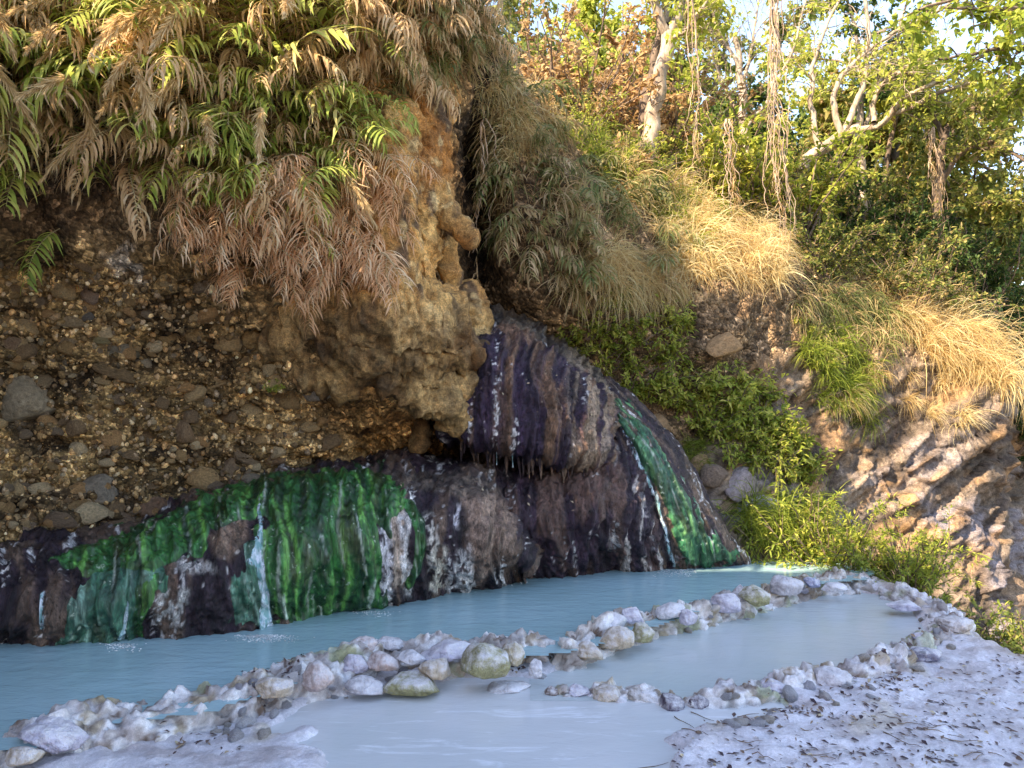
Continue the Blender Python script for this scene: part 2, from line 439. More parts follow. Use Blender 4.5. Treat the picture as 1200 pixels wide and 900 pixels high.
ST = [
 (0,   [(1000,5.5),(665,5.8),(590,6.0),(480,6.15),(380,6.1),(270,5.75),(130,5.45),(0,5.6),(-50,6.1),(100,10.5),(330,42)]),
 (80,  [(1000,5.8),(650,6.0),(580,6.15),(480,6.3),(380,6.25),(285,5.9),(150,5.6),(0,5.75),(-45,6.3),(100,10.5),(330,42)]),
 (170, [(1000,6.1),(635,6.25),(560,6.4),(475,6.45),(385,6.35),(300,5.95),(160,5.65),(0,5.8),(-45,6.4),(110,10.8),(330,42)]),
 (270, [(1000,6.4),(600,6.6),(540,6.75),(470,6.7),(400,6.4),(320,5.95),(180,5.7),(0,5.85),(-45,6.5),(110,11),(330,42)]),
 (350, [(1000,6.6),(580,6.9),(535,6.95),(475,6.8),(420,6.45),(345,6.05),(200,5.8),(0,5.95),(-50,6.6),(110,11),(330,42)]),
 (420, [(1000,6.9),(570,7.35),(525,7.45),(490,7.2),(445,6.7),(370,6.25),(210,6.05),(30,6.1),(-60,6.8),(110,11),(330,42)]),
 (480, [(1000,7.2),(565,7.7),(535,7.8),(505,7.5),(460,6.9),(390,6.55),(230,6.4),(60,6.4),(-90,7.1),(100,11.5),(330,42)]),
 (525, [(1000,7.4),(560,7.9),(530,8.0),(490,7.9),(440,7.7),(370,7.6),(250,7.6),(110,7.0),(-20,7.4),(180,12),(330,42)]),
 (560, [(1000,7.6),(560,8.0),(510,8.3),(450,8.4),(390,8.7),(300,9.2),(200,9.1),(120,7.7),(30,7.9),(205,12.5),(330,42)]),
 (605, [(1000,7.8),(570,8.1),(500,8.3),(440,8.5),(385,8.6),(320,8.2),(220,7.9),(135,8.0),(95,8.7),(225,13),(330,42)]),
 (680, [(1000,7.8),(610,8.2),(520,8.5),(450,8.6),(400,8.5),(330,8.1),(250,8.2),(200,8.8),(165,9.8),(235,14),(330,42)]),
 (760, [(1000,7.8),(655,8.1),(560,8.5),(490,8.6),(430,8.6),(345,8.4),(280,8.7),(230,9.4),(195,10.5),(210,15),(340,42)]),
 (840, [(1000,7.7),(672,7.95),(600,8.25),(530,8.5),(460,8.7),(380,8.6),(315,8.8),(270,9.6),(240,10.8),(200,15),(350,42)]),
 (910, [(1000,7.8),(690,8.15),(620,8.5),(550,8.75),(470,9.0),(390,8.9),(320,9.1),(285,9.8),(255,11),(220,15),(360,42)]),
 (1000,[(1000,8.2),(720,8.6),(640,8.95),(560,9.2),(485,9.4),(410,9.5),(345,9.9),(310,10.7),(280,12),(250,16),(370,42)]),
 (1090,[(1000,8.4),(745,8.8),(665,9.05),(590,9.25),(520,9.4),(440,9.5),(375,10),(340,10.9),(310,12.5),(285,17),(380,42)]),
 (1165,[(1000,8.7),(745,9.1),(685,9.35),(625,9.7),(560,9.85),(490,9.7),(430,10.1),(390,11.3),(355,13),(330,18),(390,42)]),
 (1215,[(1000,10),(745,10.6),(690,11.0),(630,11.7),(575,12),(520,12.1),(475,12.6),(440,13.6),(410,16),(390,22),(410,45)]),
 (1330,[(1000,12),(745,12.5),(690,13),(640,13.5),(590,13.8),(540,14),(500,14.6),(470,15.5),(440,18),(420,24),(430,50)]),
 (1700,[(1000,15),(745,16),(700,16.5),(660,17),(620,17.5),(580,18),(545,18.5),(510,19.5),(480,22),(450,30),(445,60)]),
]
for px, rows in ST: stations.append(station(px, rows))
C = np.array(stations)
percol = [6, 8, 8, 8, 8, 10] + [24, 26, 28, 24, 22, 20, 18, 16, 18, 24, 26, 26, 36, 44, 44, 40, 16, 10, 8]
percol = percol[:len(C) - 1]
perrow = [6, 26, 30, 28, 26, 30, 28, 24, 14, 8]
g = catmull(C, percol)
g = np.swapaxes(catmull(np.swapaxes(g, 0, 1), perrow), 0, 1)
n_, m_ = g.shape[:2]
N = grid_normals(g)
if N[n_ // 3, m_ // 3, 1] > 0: N = -N
P = g.reshape(-1, 3); NN = N.reshape(-1, 3)
px, py = PIX(P)
front = P[:, 1] > 1
w_left = (1 - sst(360, 430, px)) * sst(250, 320, py)
w_left = np.where(front, w_left, 1)
w_tufa = sst(370, 430, px) * (1 - sst(560, 600, px))
w_face = sst(800, 900, px + (py - 450) * 0.4) * sst(380, 470, py + (px - 1000) * 0.0)
w_soft = np.clip(1 - w_left - w_tufa - w_face, 0, 1)
far = sst(11, 16, P[:, 1])
d = 0.22 * fbm(P * 0.75, 4, 3) + 0.10 * fbm(P * 2.3, 4, 9)
f1, f2, c1 = worley(P * np.array([3.2, 3.2, 4.2]), 5)
g1, g2, c2 = worley(P * np.array([8, 8, 10.5]), 15)
h1, h2, c3 = worley(P * 19, 25)
lay = fbm(np.stack([P[:, 0] * 0.7, P[:, 1] * 0.7, P[:, 2] * 5], -1), 3, 41)
dl = 0.22 * (0.45 - f1) * (c1 > 0.35) + 0.13 * (0.4 - g1) * (c2 > 0.45) + 0.03 * (0.4 - h1) * (c3 > .3) + 0.20 * lay
dt = 0.22 * ridged(P * np.array([3.0, 3.0, 1.3]), 4, 51) * 0.6 + 0.05 * fbm(P * 11, 3, 57) - 0.08
# bedding planes of the rock face dip down to the left as seen by the viewer
dip = P[:, 2] * 0.80 - P[:, 0] * 0.50 - P[:, 1] * 0.15
alo = P[:, 2] * 0.5 + P[:, 0] * 0.8
bed = np.stack([dip * 4.0, alo * 1.7, P[:, 1] * 1.3], -1) + 0.5 * np.stack([noise(P * 1.3, 301), noise(P * 1.3, 303), noise(P * 1.3, 305)], -1)
b1, b2, bc = worley(bed, 61); e1, e2, ec = worley(bed * 2.3 + 3, 67)
q = dip * 2.2 + 0.5 * noise(P * 0.8, 71); st_ = np.floor(q) + sst(0.55, 0.95, q - np.floor(q))
df = 0.13 * (bc - 0.5) * sst(0.0, 0.05, b2 - b1) + 0.10 * (ec - 0.5) * sst(0, 0.05, e2 - e1) + 0.10 * ((bc * 7.3) % 1 - .5) * (b1 - .3) + 0.06 * fbm(P * 6, 5, 307) - 0.02 * (1 - sst(0, 0.08, b2 - b1)) + 0.10 * (q - st_) + 0.10 * ridged(P * 1.6, 3, 77) * 0.5
d = d + w_left * dl + w_tufa * dt + w_face * df + w_soft * 0.06 * fbm(P * 5, 4, 33)
d = np.where(far > 0, d * (1 + 1.5 * far), d)
P = P + NN * d[:, None]
# colours of the ground
nz1 = fbm(P * 1.3, 4, 81); nz2 = fbm(P * 6, 3, 83)
k = np.clip(0.5 + nz1 * 1.2 + nz2 * 0.5, 0, 1)
cl = mix((0.13, 0.08, 0.034), (0.54, 0.335, 0.14), k)
dk = sst(0.5, 0.8, fbm(P * np.array([1, 1, 2.5]) * 1.6, 3, 85) + 0.5)
cl = mix(cl, (0.05, 0.03, 0.018), dk * 0.75)
oc = sst(215, 300, px) * (1 - sst(350, 460, py + 0.2 * (px - 300))) + sst(270, 400, px) * sst(330, 400, py)
cl = mix(cl, mix((0.30, 0.16, 0.06), (0.52, 0.34, 0.16), k), np.clip(oc, 0, 1) * 0.8)
cl = mix(cl, (0.55, 0.46, 0.36), sst(0.1, 0.3, fbm(P * 3, 4, 87)) * sst(110, 150, px) * (1 - sst(190, 230, px)) * sst(265, 285, py) * (1 - sst(315, 345, py)))
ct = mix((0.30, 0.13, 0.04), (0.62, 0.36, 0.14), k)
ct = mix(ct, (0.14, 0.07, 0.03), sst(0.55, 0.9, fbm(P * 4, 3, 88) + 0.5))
ct = mix(ct, (0.06, 0.04, 0.025), sst(500, 545, px) * (1 - sst(0, 1, np.zeros_like(px))))  # tufa turns near black on the hollow side
cs = mix((0.13, 0.08, 0.045), (0.30, 0.19, 0.10), k)
lam = fbm(np.stack([dip * 9, alo * 0.9, P[:, 1]], -1), 4, 91)
cf = mix((0.10, 0.075, 0.055), (0.29, 0.22, 0.165), np.clip(0.5 + lam * 1.1 + 0.7 * (bc - .5) + .3 * (ec - .5), 0, 1))
cf = mix(cf, (0.22, 0.195, 0.205), sst(0.0, 0.3, fbm(P * 1.1, 4, 93) + .4 * (bc - .5)) * sst(430, 640, py))
cf = mix(cf, (0.36, 0.205, 0.095), sst(0.0, 0.3, fbm(np.stack([dip * 2.2, alo * 0.9, P[:, 1]], -1), 4, 95) + .3 * (ec - .5)) * (0.8 - 0.5 * sst(600, 700, py)))
cf = mix(cf, (0.08, 0.055, 0.045), np.maximum((1 - sst(0, 0.07, b2 - b1)) * 0.75, (1 - sst(0, 0.06, e2 - e1)) * .45))
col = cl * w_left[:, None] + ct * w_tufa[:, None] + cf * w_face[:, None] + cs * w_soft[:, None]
col = np.clip(col / np.maximum(w_left + w_tufa + w_face + w_soft, 1e-3)[:, None], 0, 1)
F = grid_faces(n_, m_)
# wind the faces so that they look outwards
a = P[F[:, 1]] - P[F[:, 0]]; b = P[F[:, 3]] - P[F[:, 0]]
if np.mean(np.einsum('ij,ij->i', np.cross(a, b), NN[F[:, 0]])) < 0: F = F[:, ::-1].copy()
me = mesh('cliff', P, F, M_cliff, col)
me.materials.append(M_face)
fpx = w_face[F].mean(1)
jit = fbm(P[F[:, 0]] * 3, 3, 99) * 0.5
me.polygons.foreach_set('material_index', (fpx + jit > 0.5).astype(np.int32))
cliff = tag(obj('cliff', me), kind='structure')
BV = BVHTree.FromPolygons(P.tolist(), F.tolist())
CAM = Vector((0, 0, CAMZ))
def hit(px, py):
    t = Vector(W(px, py, 10)) - CAM
    loc, nr, i, dd = BV.ray_cast(CAM, t.normalized(), 80)
    if loc is None: return None
    if nr.dot(t) > 0: nr = -nr
    return loc, nr

# ================================================================== LUMPS OF TUFA (voxel-joined bodies)
def blob(name, caps, voxel, disp, mat, colf):
    """caps: (point, point, radius, radius); a single closed skin grown over all of them."""
    V = []; Fs = []; off = 0
    bv, bf = ICO[2]
    for p0, p1, r0, r1 in caps:
        p0 = np.array(p0); p1 = np.array(p1); L = np.linalg.norm(p1 - p0)
        k = max(1, int(L / (0.45 * min(r0, r1))) + 1)
        for i in range(k + 1):
            t = i / k
            V.append(bv * (r0 + (r1 - r0) * t) + p0 + (p1 - p0) * t); Fs.append(bf + off); off += len(bv)
    me = mesh(name + '_raw', np.concatenate(V), np.concatenate(Fs))
    o = bpy.data.objects.new('tmp', me); COL.objects.link(o)
    md = o.modifiers.new('r', 'REMESH'); md.mode = 'VOXEL'; md.voxel_size = voxel
    ms = o.modifiers.new('s', 'SMOOTH'); ms.iterations = 7; ms.factor = 0.5
    dg = bpy.context.evaluated_depsgraph_get()
    e = o.evaluated_get(dg).to_mesh()
    v = np.zeros(len(e.vertices) * 3, np.float32); e.vertices.foreach_get('co', v); v = v.reshape(-1, 3).astype(float)
    nn = np.zeros(len(e.vertices) * 3, np.float32); e.vertices.foreach_get('normal', nn); nn = nn.reshape(-1, 3).astype(float)
    f = [list(p.vertices) for p in e.polygons]
    o.evaluated_get(dg).to_mesh_clear()
    bpy.data.objects.remove(o); bpy.data.meshes.remove(me)
    v = v + nn * disp(v, nn)[:, None]
    return mesh(name, v, f, mat, colf(v, nn))
def at_root(me, root):
    """Move mesh data so that its own origin is the thing's base."""
    v = np.zeros(len(me.vertices) * 3, np.float32); me.vertices.foreach_get('co', v)
    v = v.reshape(-1, 3) - np.asarray(root, np.float32)
    me.vertices.foreach_set('co', v.ravel()); me.update()
    return me
def tufa_disp(v, n):
    a = 0.075 * ridged(v * np.array([5.5, 5.5, 1.5]) + 0.3 * noise(v * 2.5, 4)[:, None], 5, 5) + 0.05 * fbm(v * 9, 4, 6) + 0.04 * fbm(v * 2.6, 3, 7)
    w1, w2, wc = worley(v * np.array([6, 6, 3.4]), 8)
    x1, x2, xc = worley(v * np.array([13, 13, 9]), 10)
    al = v @ np.array([.62, .1, -.75]); pe = v @ np.array([.75, .1, .62])
    a = a + 0.07 * ridged(np.stack([pe * 7, al * 1.6, v[:, 1] * 4], -1), 4, 14)
    return a - 0.085 - 0.11 * (wc > 0.66) * sst(0.5, 0.1, w1) - 0.035 * (xc > 0.5) * sst(0.5, 0.1, x1)
def tufa_col(v, n):
    k = np.clip(0.5 + 1.3 * fbm(v * 2.2, 4, 12), 0, 1)
    c = mix((0.36, 0.15, 0.04), (0.72, 0.42, 0.15), k)
    c = mix(c, (0.15, 0.085, 0.045), sst(0.12, 0.38, fbm(v * np.array([5, 5, 2]), 3, 15)))
    c = mix(c, (0.70, 0.50, 0.24), sst(0.18, 0.35, fbm(v * 7, 3, 19)) * 0.6)
    X, Y = PIX(v)
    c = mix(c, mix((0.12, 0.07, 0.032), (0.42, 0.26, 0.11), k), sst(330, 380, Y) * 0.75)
    return c
# the rib that comes down beside the hollow, with its hooked beak
rib = [
 (W(470, 90, 6.75), W(490, 170, 6.75), .30, .27), (W(490, 170, 6.75), W(497, 240, 6.7), .24, .20),
 (W(520, 120, 6.9), W(503, 170, 6.85), .09, .13), (W(503, 170, 6.85), W(512, 235, 6.75), .12, .10),
 (W(495, 240, 6.7), W(482, 330, 6.65), .17, .17), (W(482, 330, 6.65), W(488, 400, 6.7), .17, .22),
 (W(500, 218, 6.7), W(520, 246, 6.65), .11, .085), (W(520, 246, 6.65), W(551, 281, 6.58), .07, .022),
 (W(490, 290, 6.65), W(474, 345, 6.5), .11, .13), (W(500, 235, 6.62), W(496, 320, 6.55), .07, .05),
 (W(455, 150, 6.4), W(450, 250, 6.35), .26, .24), (W(450, 250, 6.35), W(455, 340, 6.35), .24, .26),
 (W(524, 285, 6.9), W(530, 345, 6.95), .05, .03), (W(530, 345, 6.95), W(530, 400, 7.05), .03, .06),
]
root = tuple(W(490, 330, 6.7))
me = blob('tufa_rib', rib, 0.016, lambda v, n: .62 * tufa_disp(v, n), M_tufa, tufa_col)
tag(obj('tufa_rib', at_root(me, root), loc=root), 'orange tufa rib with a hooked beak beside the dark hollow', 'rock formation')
lobe = [
 (W(305, 395, 6.45), W(395, 395, 6.5), .08, .17), (W(325, 432, 6.65), W(405, 440, 6.6), .07, .12), (W(350, 365, 6.35), W(420, 375, 6.35), .10, .17),
 (W(395, 385, 6.5), W(440, 405, 6.45), .18, .24), (W(440, 405, 6.45), W(495, 408, 6.6), .22, .23),
 (W(495, 408, 6.6), W(545, 415, 6.95), .23, .15), (W(440, 370, 6.3), W(500, 380, 6.6), .26, .30),
 (W(400, 412, 6.5), W(455, 440, 6.5), .10, .11), (W(455, 440, 6.5), W(505, 466, 6.65), .11, .11),
 (W(505, 466, 6.65), W(550, 496, 6.9), .11, .06), (W(485, 430, 6.62), W(542, 455, 6.92), .13, .10),
 (W(492, 500, 7.2), W(493, 524, 7.2), .06, .02),
 (W(548, 440, 7.0), W(551, 500, 7.02), .10, .04), (W(525, 480, 6.85), W(527, 505, 6.9), .05, .02),
 (W(545, 345, 7.4), W(550, 400, 7.4), .10, .16),
]
root = tuple(W(470, 430, 6.6))
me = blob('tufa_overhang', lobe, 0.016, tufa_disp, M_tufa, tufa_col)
tag(obj('tufa_overhang', at_root(me, root), loc=root), 'broad tan tufa overhang roofing a dark cavity above the mounds', 'rock formation')

# ================================================================== MINERAL MOUNDS
def base(px, py): 
    p = G(px, py, 0.0); return (py, float(p[1]))
def mound(name, label, cols, per_c, per_r, seed, paint, amp=0.035, lobes=0.03, stretch=0.33):
    """cols: (px, [(py, depth) ...], base_py). The last rows run down to the water and under it."""
    Cn = []
    for px, rows, by in cols:
        pts = [W(px, a, b_) for a, b_ in rows]
        if by:
            p = G(px, by, 0.0); q = p.copy(); q[2] = -0.35; q[1] += 0.03
            pts += [p, q]
        Cn.append(pts)
    g = catmull(np.array(Cn), per_c)
    g = np.swapaxes(catmull(np.swapaxes(g, 0, 1), per_r), 0, 1)
    N = grid_normals(g)
    if N[g.shape[0] // 2, g.shape[1] // 2, 1] > 0: N = -N
    p = g.reshape(-1, 3); nn = N.reshape(-1, 3)
    # drapery: noise stretched along the way the water runs down (the grid's second direction)
    iu = np.repeat(np.cumsum(np.r_[0, np.linalg.norm(np.diff(g[:, g.shape[1] // 2], axis=0), axis=1)])[:, None], g.shape[1], 1).ravel()
    iv = np.repeat(np.cumsum(np.r_[0, np.linalg.norm(np.diff(g[g.shape[0] // 2], axis=0), axis=1)])[None], g.shape[0], 0).ravel()
    fl = np.stack([iu * 3.2 + 0.25 * noise(p * 3, seed + 1), iv * 3.2 * stretch, iv * 0 + seed], -1)
    ds = lobes * ridged(np.stack([iu * 1.25 + 0.25 * noise(p * 2, seed + 2), iv * 0.45, iv * 0 + seed], -1), 2, seed + 3)
    ds += amp * 1.3 * ridged(fl, 3, seed) + amp * 1.25 * ridged(fl * np.array([3.1, 2.0, 1]), 3, seed + 5)
    ds += amp * 0.5 * fbm(p * 26, 3, seed + 18) + amp * 0.7 * fbm(p * 9, 3, seed + 8) + amp * 1.2 * fbm(p * 2.2, 3, seed + 9)
    p = p + nn * (ds - amp * 1.2 - lobes * 0.75)[:, None]
    X, Y = PIX(p)
    cols_ = paint(p, X, Y, fl, seed)
    f = grid_faces(*g.shape[:2])
    a_ = p[f[:, 1]] - p[f[:, 0]]; b2_ = p[f[:, 3]] - p[f[:, 0]]
    if np.mean(np.einsum('ij,ij->i', np.cross(a_, b2_), nn[f[:, 0]])) < 0: f = f[:, ::-1].copy()
    root = np.array(p[len(p) // 2]); root[2] = 0
    th = empty(name, tuple(root))
    tag(th, label, 'mineral mound')
    return dict(p=p, n=nn, f=f, X=X, Y=Y, fl=fl, root=root, th=th, col=cols_, iu=iu, iv=iv)
def part(md, name, mat, p=None, f=None, cols=None, label=None):
    me = mesh(name, (md['p'] if p is None else p) - md['root'], md['f'] if f is None else f, mat, md['col'] if cols is None else cols)
    o = obj(name, me, md['th'])
    if label: o['label'] = label
    return o
def drape(md, name, polys, mat, colf, lift=0.018, edge=13, seed=0, label=None, rough=11):
    """A skin lying on the mound inside photo outline(s); it thins out and dips under at its ragged edge."""
    X = md['X'] + rough * fbm(md['fl'] * np.array([3, 2.0, 1]), 3, seed + 31) * 2
    Y = md['Y'] + rough * fbm(md['p'] * 6, 3, seed + 37) * 2
    s = np.max([sdist(X, Y, q) for q in polys], 0)
    k = sst(-3, edge, s)
    strand = lift * 0.9 * ridged(md['fl'] * np.array([5.2, 1.3, 1]), 3, seed + 41) + lift * 0.5 * fbm(md['p'] * 16, 2, seed + 43)
    p = md['p'] + md['n'] * (-0.012 + k * (0.012 + lift * 0.6 + strand * 0.6))[:, None]
    fm = (s[md['f']].max(1) > -4)
    return part(md, name, mat, p, md['f'][fm], colf(p, md['X'], md['Y'], md['fl'], k), label)

def crust_paint(dark=(0.045, 0.030, 0.040), tan=(0.26, 0.19, 0.15), white=(0.62, 0.58, 0.56), wamt=0.5, tanamt=0.5, purple=(0.075, 0.045, 0.085)):
    def fn(p, X, Y, fl, seed):
        k = np.clip(0.5 + 1.2 * fbm(fl * np.array([2.2, 1.2, 1]), 4, seed + 61), 0, 1)
        c = mix(dark, purple, k)
        t = sst(0.55 - tanamt * 0.4, 0.75 - tanamt * 0.2, 0.5 + fbm(fl * np.array([1.6, .8, 1]) + 9, 4, seed + 63))
        c = mix(c, tan, t * 0.85)
        w = sst(0.95 - wamt * 0.3, 1.05 - wamt * 0.3, 0.5 + 1.1 * fbm(fl * np.array([3.0, 1.1, 1]) + 19, 4, seed + 67) + 0.7 * noise(p * 26, seed + 68))
        return mix(c, white, w)
    return fn
def paintA(p, X, Y, fl, seed):
    c = crust_paint(dark=(0.018, 0.011, 0.014), purple=(0.045, 0.027, 0.038), tan=(0.16, 0.10, 0.07), wamt=0.2, tanamt=0.15)(p, X, Y, fl, seed)
    # right-hand end: tan bulging lobe; then black and white stripes
    lob = sdist(X, Y, [(535, 572), (585, 575), (606, 610), (600, 640), (575, 672), (560, 690), (548, 640), (545, 600)])
    c = mix(c, mix((0.13, 0.08, 0.06), (0.36, 0.24, 0.18), np.clip(0.5 + fbm(p * 8, 3, 3), 0, 1)), sst(-6, 8, lob))
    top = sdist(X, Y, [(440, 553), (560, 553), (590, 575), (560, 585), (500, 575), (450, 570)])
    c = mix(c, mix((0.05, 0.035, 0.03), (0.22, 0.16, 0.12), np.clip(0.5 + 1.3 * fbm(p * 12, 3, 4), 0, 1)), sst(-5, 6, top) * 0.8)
    def stripe(cx0, cx1, w, y0, y1, colr, th=0.35):
        nonlocal c
        t = np.clip((Y - y0) / (y1 - y0), 0, 1); xc = cx0 + (cx1 - cx0) * t
        m = (1 - sst(w * 0.5, w, np.abs(X - xc + 7 * noise(p * 9, 6)))) * sst(y0 - 4, y0 + 8, Y) * (1 - sst(y1 - 8, y1 + 4, Y))
        m = m * sst(th - 0.12, th + 0.12, 0.5 + 1.1 * fbm(p * np.array([16, 16, 7]), 3, int(cx0)))
        c = mix(c, colr, m)
    stripe(456, 448, 12, 585, 712, (0.72, 0.68, 0.70), 0.4)
    stripe(466, 468, 9, 588, 690, (0.44, 0.33, 0.26), 0.25)
    stripe(472, 478, 7, 600, 700, (0.70, 0.66, 0.64), 0.5)
    stripe(503, 512, 9, 600, 695, (0.66, 0.60, 0.54), 0.5)
    stripe(516, 511, 11, 640, 695, (0.62, 0.56, 0.46), 0.42)
    stripe(540, 540, 9, 645, 690, (0.80, 0.76, 0.74), 0.35)
    stripe(538, 534, 5, 590, 620, (0.7, 0.66, 0.68), 0.4)
    stripe(205, 200, 22, 690, 735, (0.62, 0.60, 0.56), 0.55)
    stripe(225, 235, 26, 655, 672, (0.66, 0.62, 0.58), 0.45)
    br = sdist(X, Y, [(243, 628), (262, 612), (290, 608), (292, 630), (270, 660), (250, 650)])
    c = mix(c, (0.25, 0.16, 0.11), sst(-4, 6, br) * 0.8)
    return c
A = mound('algae_mound', 'long low mound under bright green algae at the left end of the pool', [
 (-260, [(640,5.5),(655,5.2),(680,4.8),(713,4.53)], 765),
 (-120, [(640,5.9),(662,5.5),(685,5.1),(716,4.83)], 758),
 (0,   [(632,6.2),(655,5.8),(676,5.4),(708,5.13)], 749),
 (80,  [(622,6.3),(645,5.85),(666,5.45),(703,5.21)], 748),
 (170, [(606,6.6),(624,6.1),(646,5.62),(693,5.31)], 743),
 (265, [(570,7),(590,6.5),(615,5.88),(670,5.49)], 736),
 (340, [(556,7.2),(571,6.7),(597,6),(653,5.63)], 722),
 (420, [(548,7.4),(560,6.9),(582,6.25),(638,5.88)], 710),
 (480, [(546,7.5),(556,7),(576,6.4),(630,6.08)], 699),
 (540, [(550,7.6),(557,7.1),(578,6.56),(628,6.28)], 691),
 (585, [(560,7.5),(569,7.1),(596,6.68),(638,6.45)], 682),
 (608, [(590,7.4),(604,7.15),(622,6.85),(650,6.65)], 677),
 (618, [(640,7.4),(645,7.25),(652,7),(660,6.78)], 675),
], [10, 12, 30, 36, 38, 38, 40, 34, 34, 28, 18, 8], [18, 30, 48, 50, 10], 3, paintA, 0.045, lobes=0.12)
part(A, 'crust', M_mound)
def green(c1, c2, c3):
    def fn(p, X, Y, fl, k):
        t = np.clip(0.5 + 1.3 * fbm(fl * np.array([3.0, 0.9, 1]), 4, 71), 0, 1)
        c = mix(c1, c2, t)
        c = mix(c, c3, sst(0.62, 0.85, 0.5 + fbm(fl * np.array([6, 0.8, 1]) + 3, 3, 73)))
        c = mix(c, (0.012, 0.016, 0.012), sst(0.12, 0.32, fbm(fl * np.array([5.5, 0.55, 1]) + 13, 3, 79)) * .6)
        c = mix(c, (0.45, 0.5, 0.42), sst(0.30, 0.42, fbm(fl * np.array([9, 1.2, 1]) + 23, 3, 80)) * .7)
        c = mix(c, (0.05, 0.06, 0.02), sst(0.2, 0.45, fbm(fl * np.array([2.2, 1.4, 1]) + 8, 3, 75)) * .6)
        return mix((0.022, 0.02, 0.014), c, sst(-0.05, 0.45, k + .25 * fbm(p * 14, 2, 77)))
    return fn
Gdeep = green((0.010, 0.055, 0.016), (0.03, 0.165, 0.04), (0.11, 0.34, 0.07))
Gteal = green((0.025, 0.10, 0.06), (0.06, 0.19, 0.12), (0.18, 0.33, 0.25))
drape(A, 'algae_mat', [[(300, 585), (326, 555), (400, 545), (466, 552), (476, 580), (462, 600), (450, 640), (446, 700), (452, 730), (318, 740), (308, 690), (302, 650), (308, 610)]], M_algae, Gdeep, 0.024, seed=1)
drape(A, 'algae_mat', [[(50, 655), (105, 632), (175, 606), (235, 580), (300, 555), (340, 552), (306, 604), (290, 612), (258, 618), (238, 648), (192, 668), (150, 682), (100, 680)]], M_algae, Gdeep, 0.02, seed=2)
drape(A, 'algae_film', [[(98, 662), (150, 650), (194, 666), (186, 700), (166, 735), (156, 760), (70, 762), (76, 720)]], M_algae, Gteal, 0.016, seed=3, label='thin teal algae film under running water')
drape(A, 'algae_mat', [[(150, 690), (170, 676), (190, 670), (178, 700), (166, 750), (154, 750)]], M_algae, Gdeep, 0.016, seed=4, edge=6)
drape(A, 'algae_film', [[(282, 640), (300, 630), (306, 660), (322, 736), (268, 742), (272, 700)]], M_algae, Gteal, 0.014, seed=5)
drape(A, 'algae_strip', [[(462, 580), (482, 585), (498, 610), (501, 640), (492, 670), (478, 694), (474, 686), (486, 655), (488, 625), (478, 600)]], M_algae, Gdeep, 0.022, seed=6, edge=5, rough=2)
flat = lambda p, X, Y, fl, k: np.repeat(k[:, None], 3, 1)
drape(A, 'water_stream', [[(298, 580), (314, 580), (311, 620), (310, 650), (322, 690), (325, 744), (298, 744), (303, 700), (292, 672), (284, 655), (296, 620)]], M_stream, flat, 0.024, edge=9, seed=7, rough=4)
drape(A, 'water_stream', [[(152, 690), (158, 690), (150, 752), (134, 752)]], M_stream, flat, 0.024, edge=6, seed=8, rough=2)
drape(A, 'water_trickle', [[(46, 695), (56, 690), (54, 735), (44, 740)]], M_stream, flat, 0.024, edge=6, seed=9, rough=2)

def paintB(p, X, Y, fl, seed):
    c = crust_paint(dark=(0.018, 0.010, 0.013), purple=(0.052, 0.026, 0.042), tan=(0.15, 0.085, 0.065), wamt=0.0, tanamt=0.2)(p, X, Y, fl, seed)
    rg = sdist(X, Y, [(735, 470), (760, 540), (790, 664), (745, 664), (735, 600)])
    c = mix(c, (0.05, 0.038, 0.055), sst(-10, 20, rg) * 0.6)
    c = mix(c, (0.62, 0.55, 0.50), sst(0.62, 0.72, 0.42 + fbm(fl * np.array([3.4, 1.0, 1]), 3, 5)) * sst(700, 740, X) * 0.8)
    return c
B = mound('purple_mound', 'wide dark purple mineral mound bulging over the back of the pool', [
 (380, [(548,7.9),(550,7.6),(556,7.3),(610,7.2)], 700),
 (470, [(540,8.0),(545,7.4),(556,7.05),(610,6.95)], 690),
 (550, [(541,8.3),(549,7.65),(566,7.15),(612,6.9)], 683),
 (600, [(538,8.3),(547,7.65),(566,7.15),(614,6.88)], 676),
 (650, [(530,8.3),(543,7.65),(565,7.18),(612,6.9)], 673),
 (700, [(505,8.2),(526,7.75),(553,7.25),(602,6.98)], 669),
 (735, [(500,8.2),(520,7.75),(556,7.38),(606,7.2)], 667),
 (765, [(515,8.2),(540,7.85),(575,7.55),(618,7.38)], 665),
 (790, [(540,8.3),(570,8.0),(600,7.75),(632,7.6)], 664),
], [18, 28, 26, 28, 28, 24, 20, 16], [14, 30, 50, 50, 10], 13, paintB, 0.05, lobes=0.10, stretch=0.5)
part(B, 'crust', M_mound)

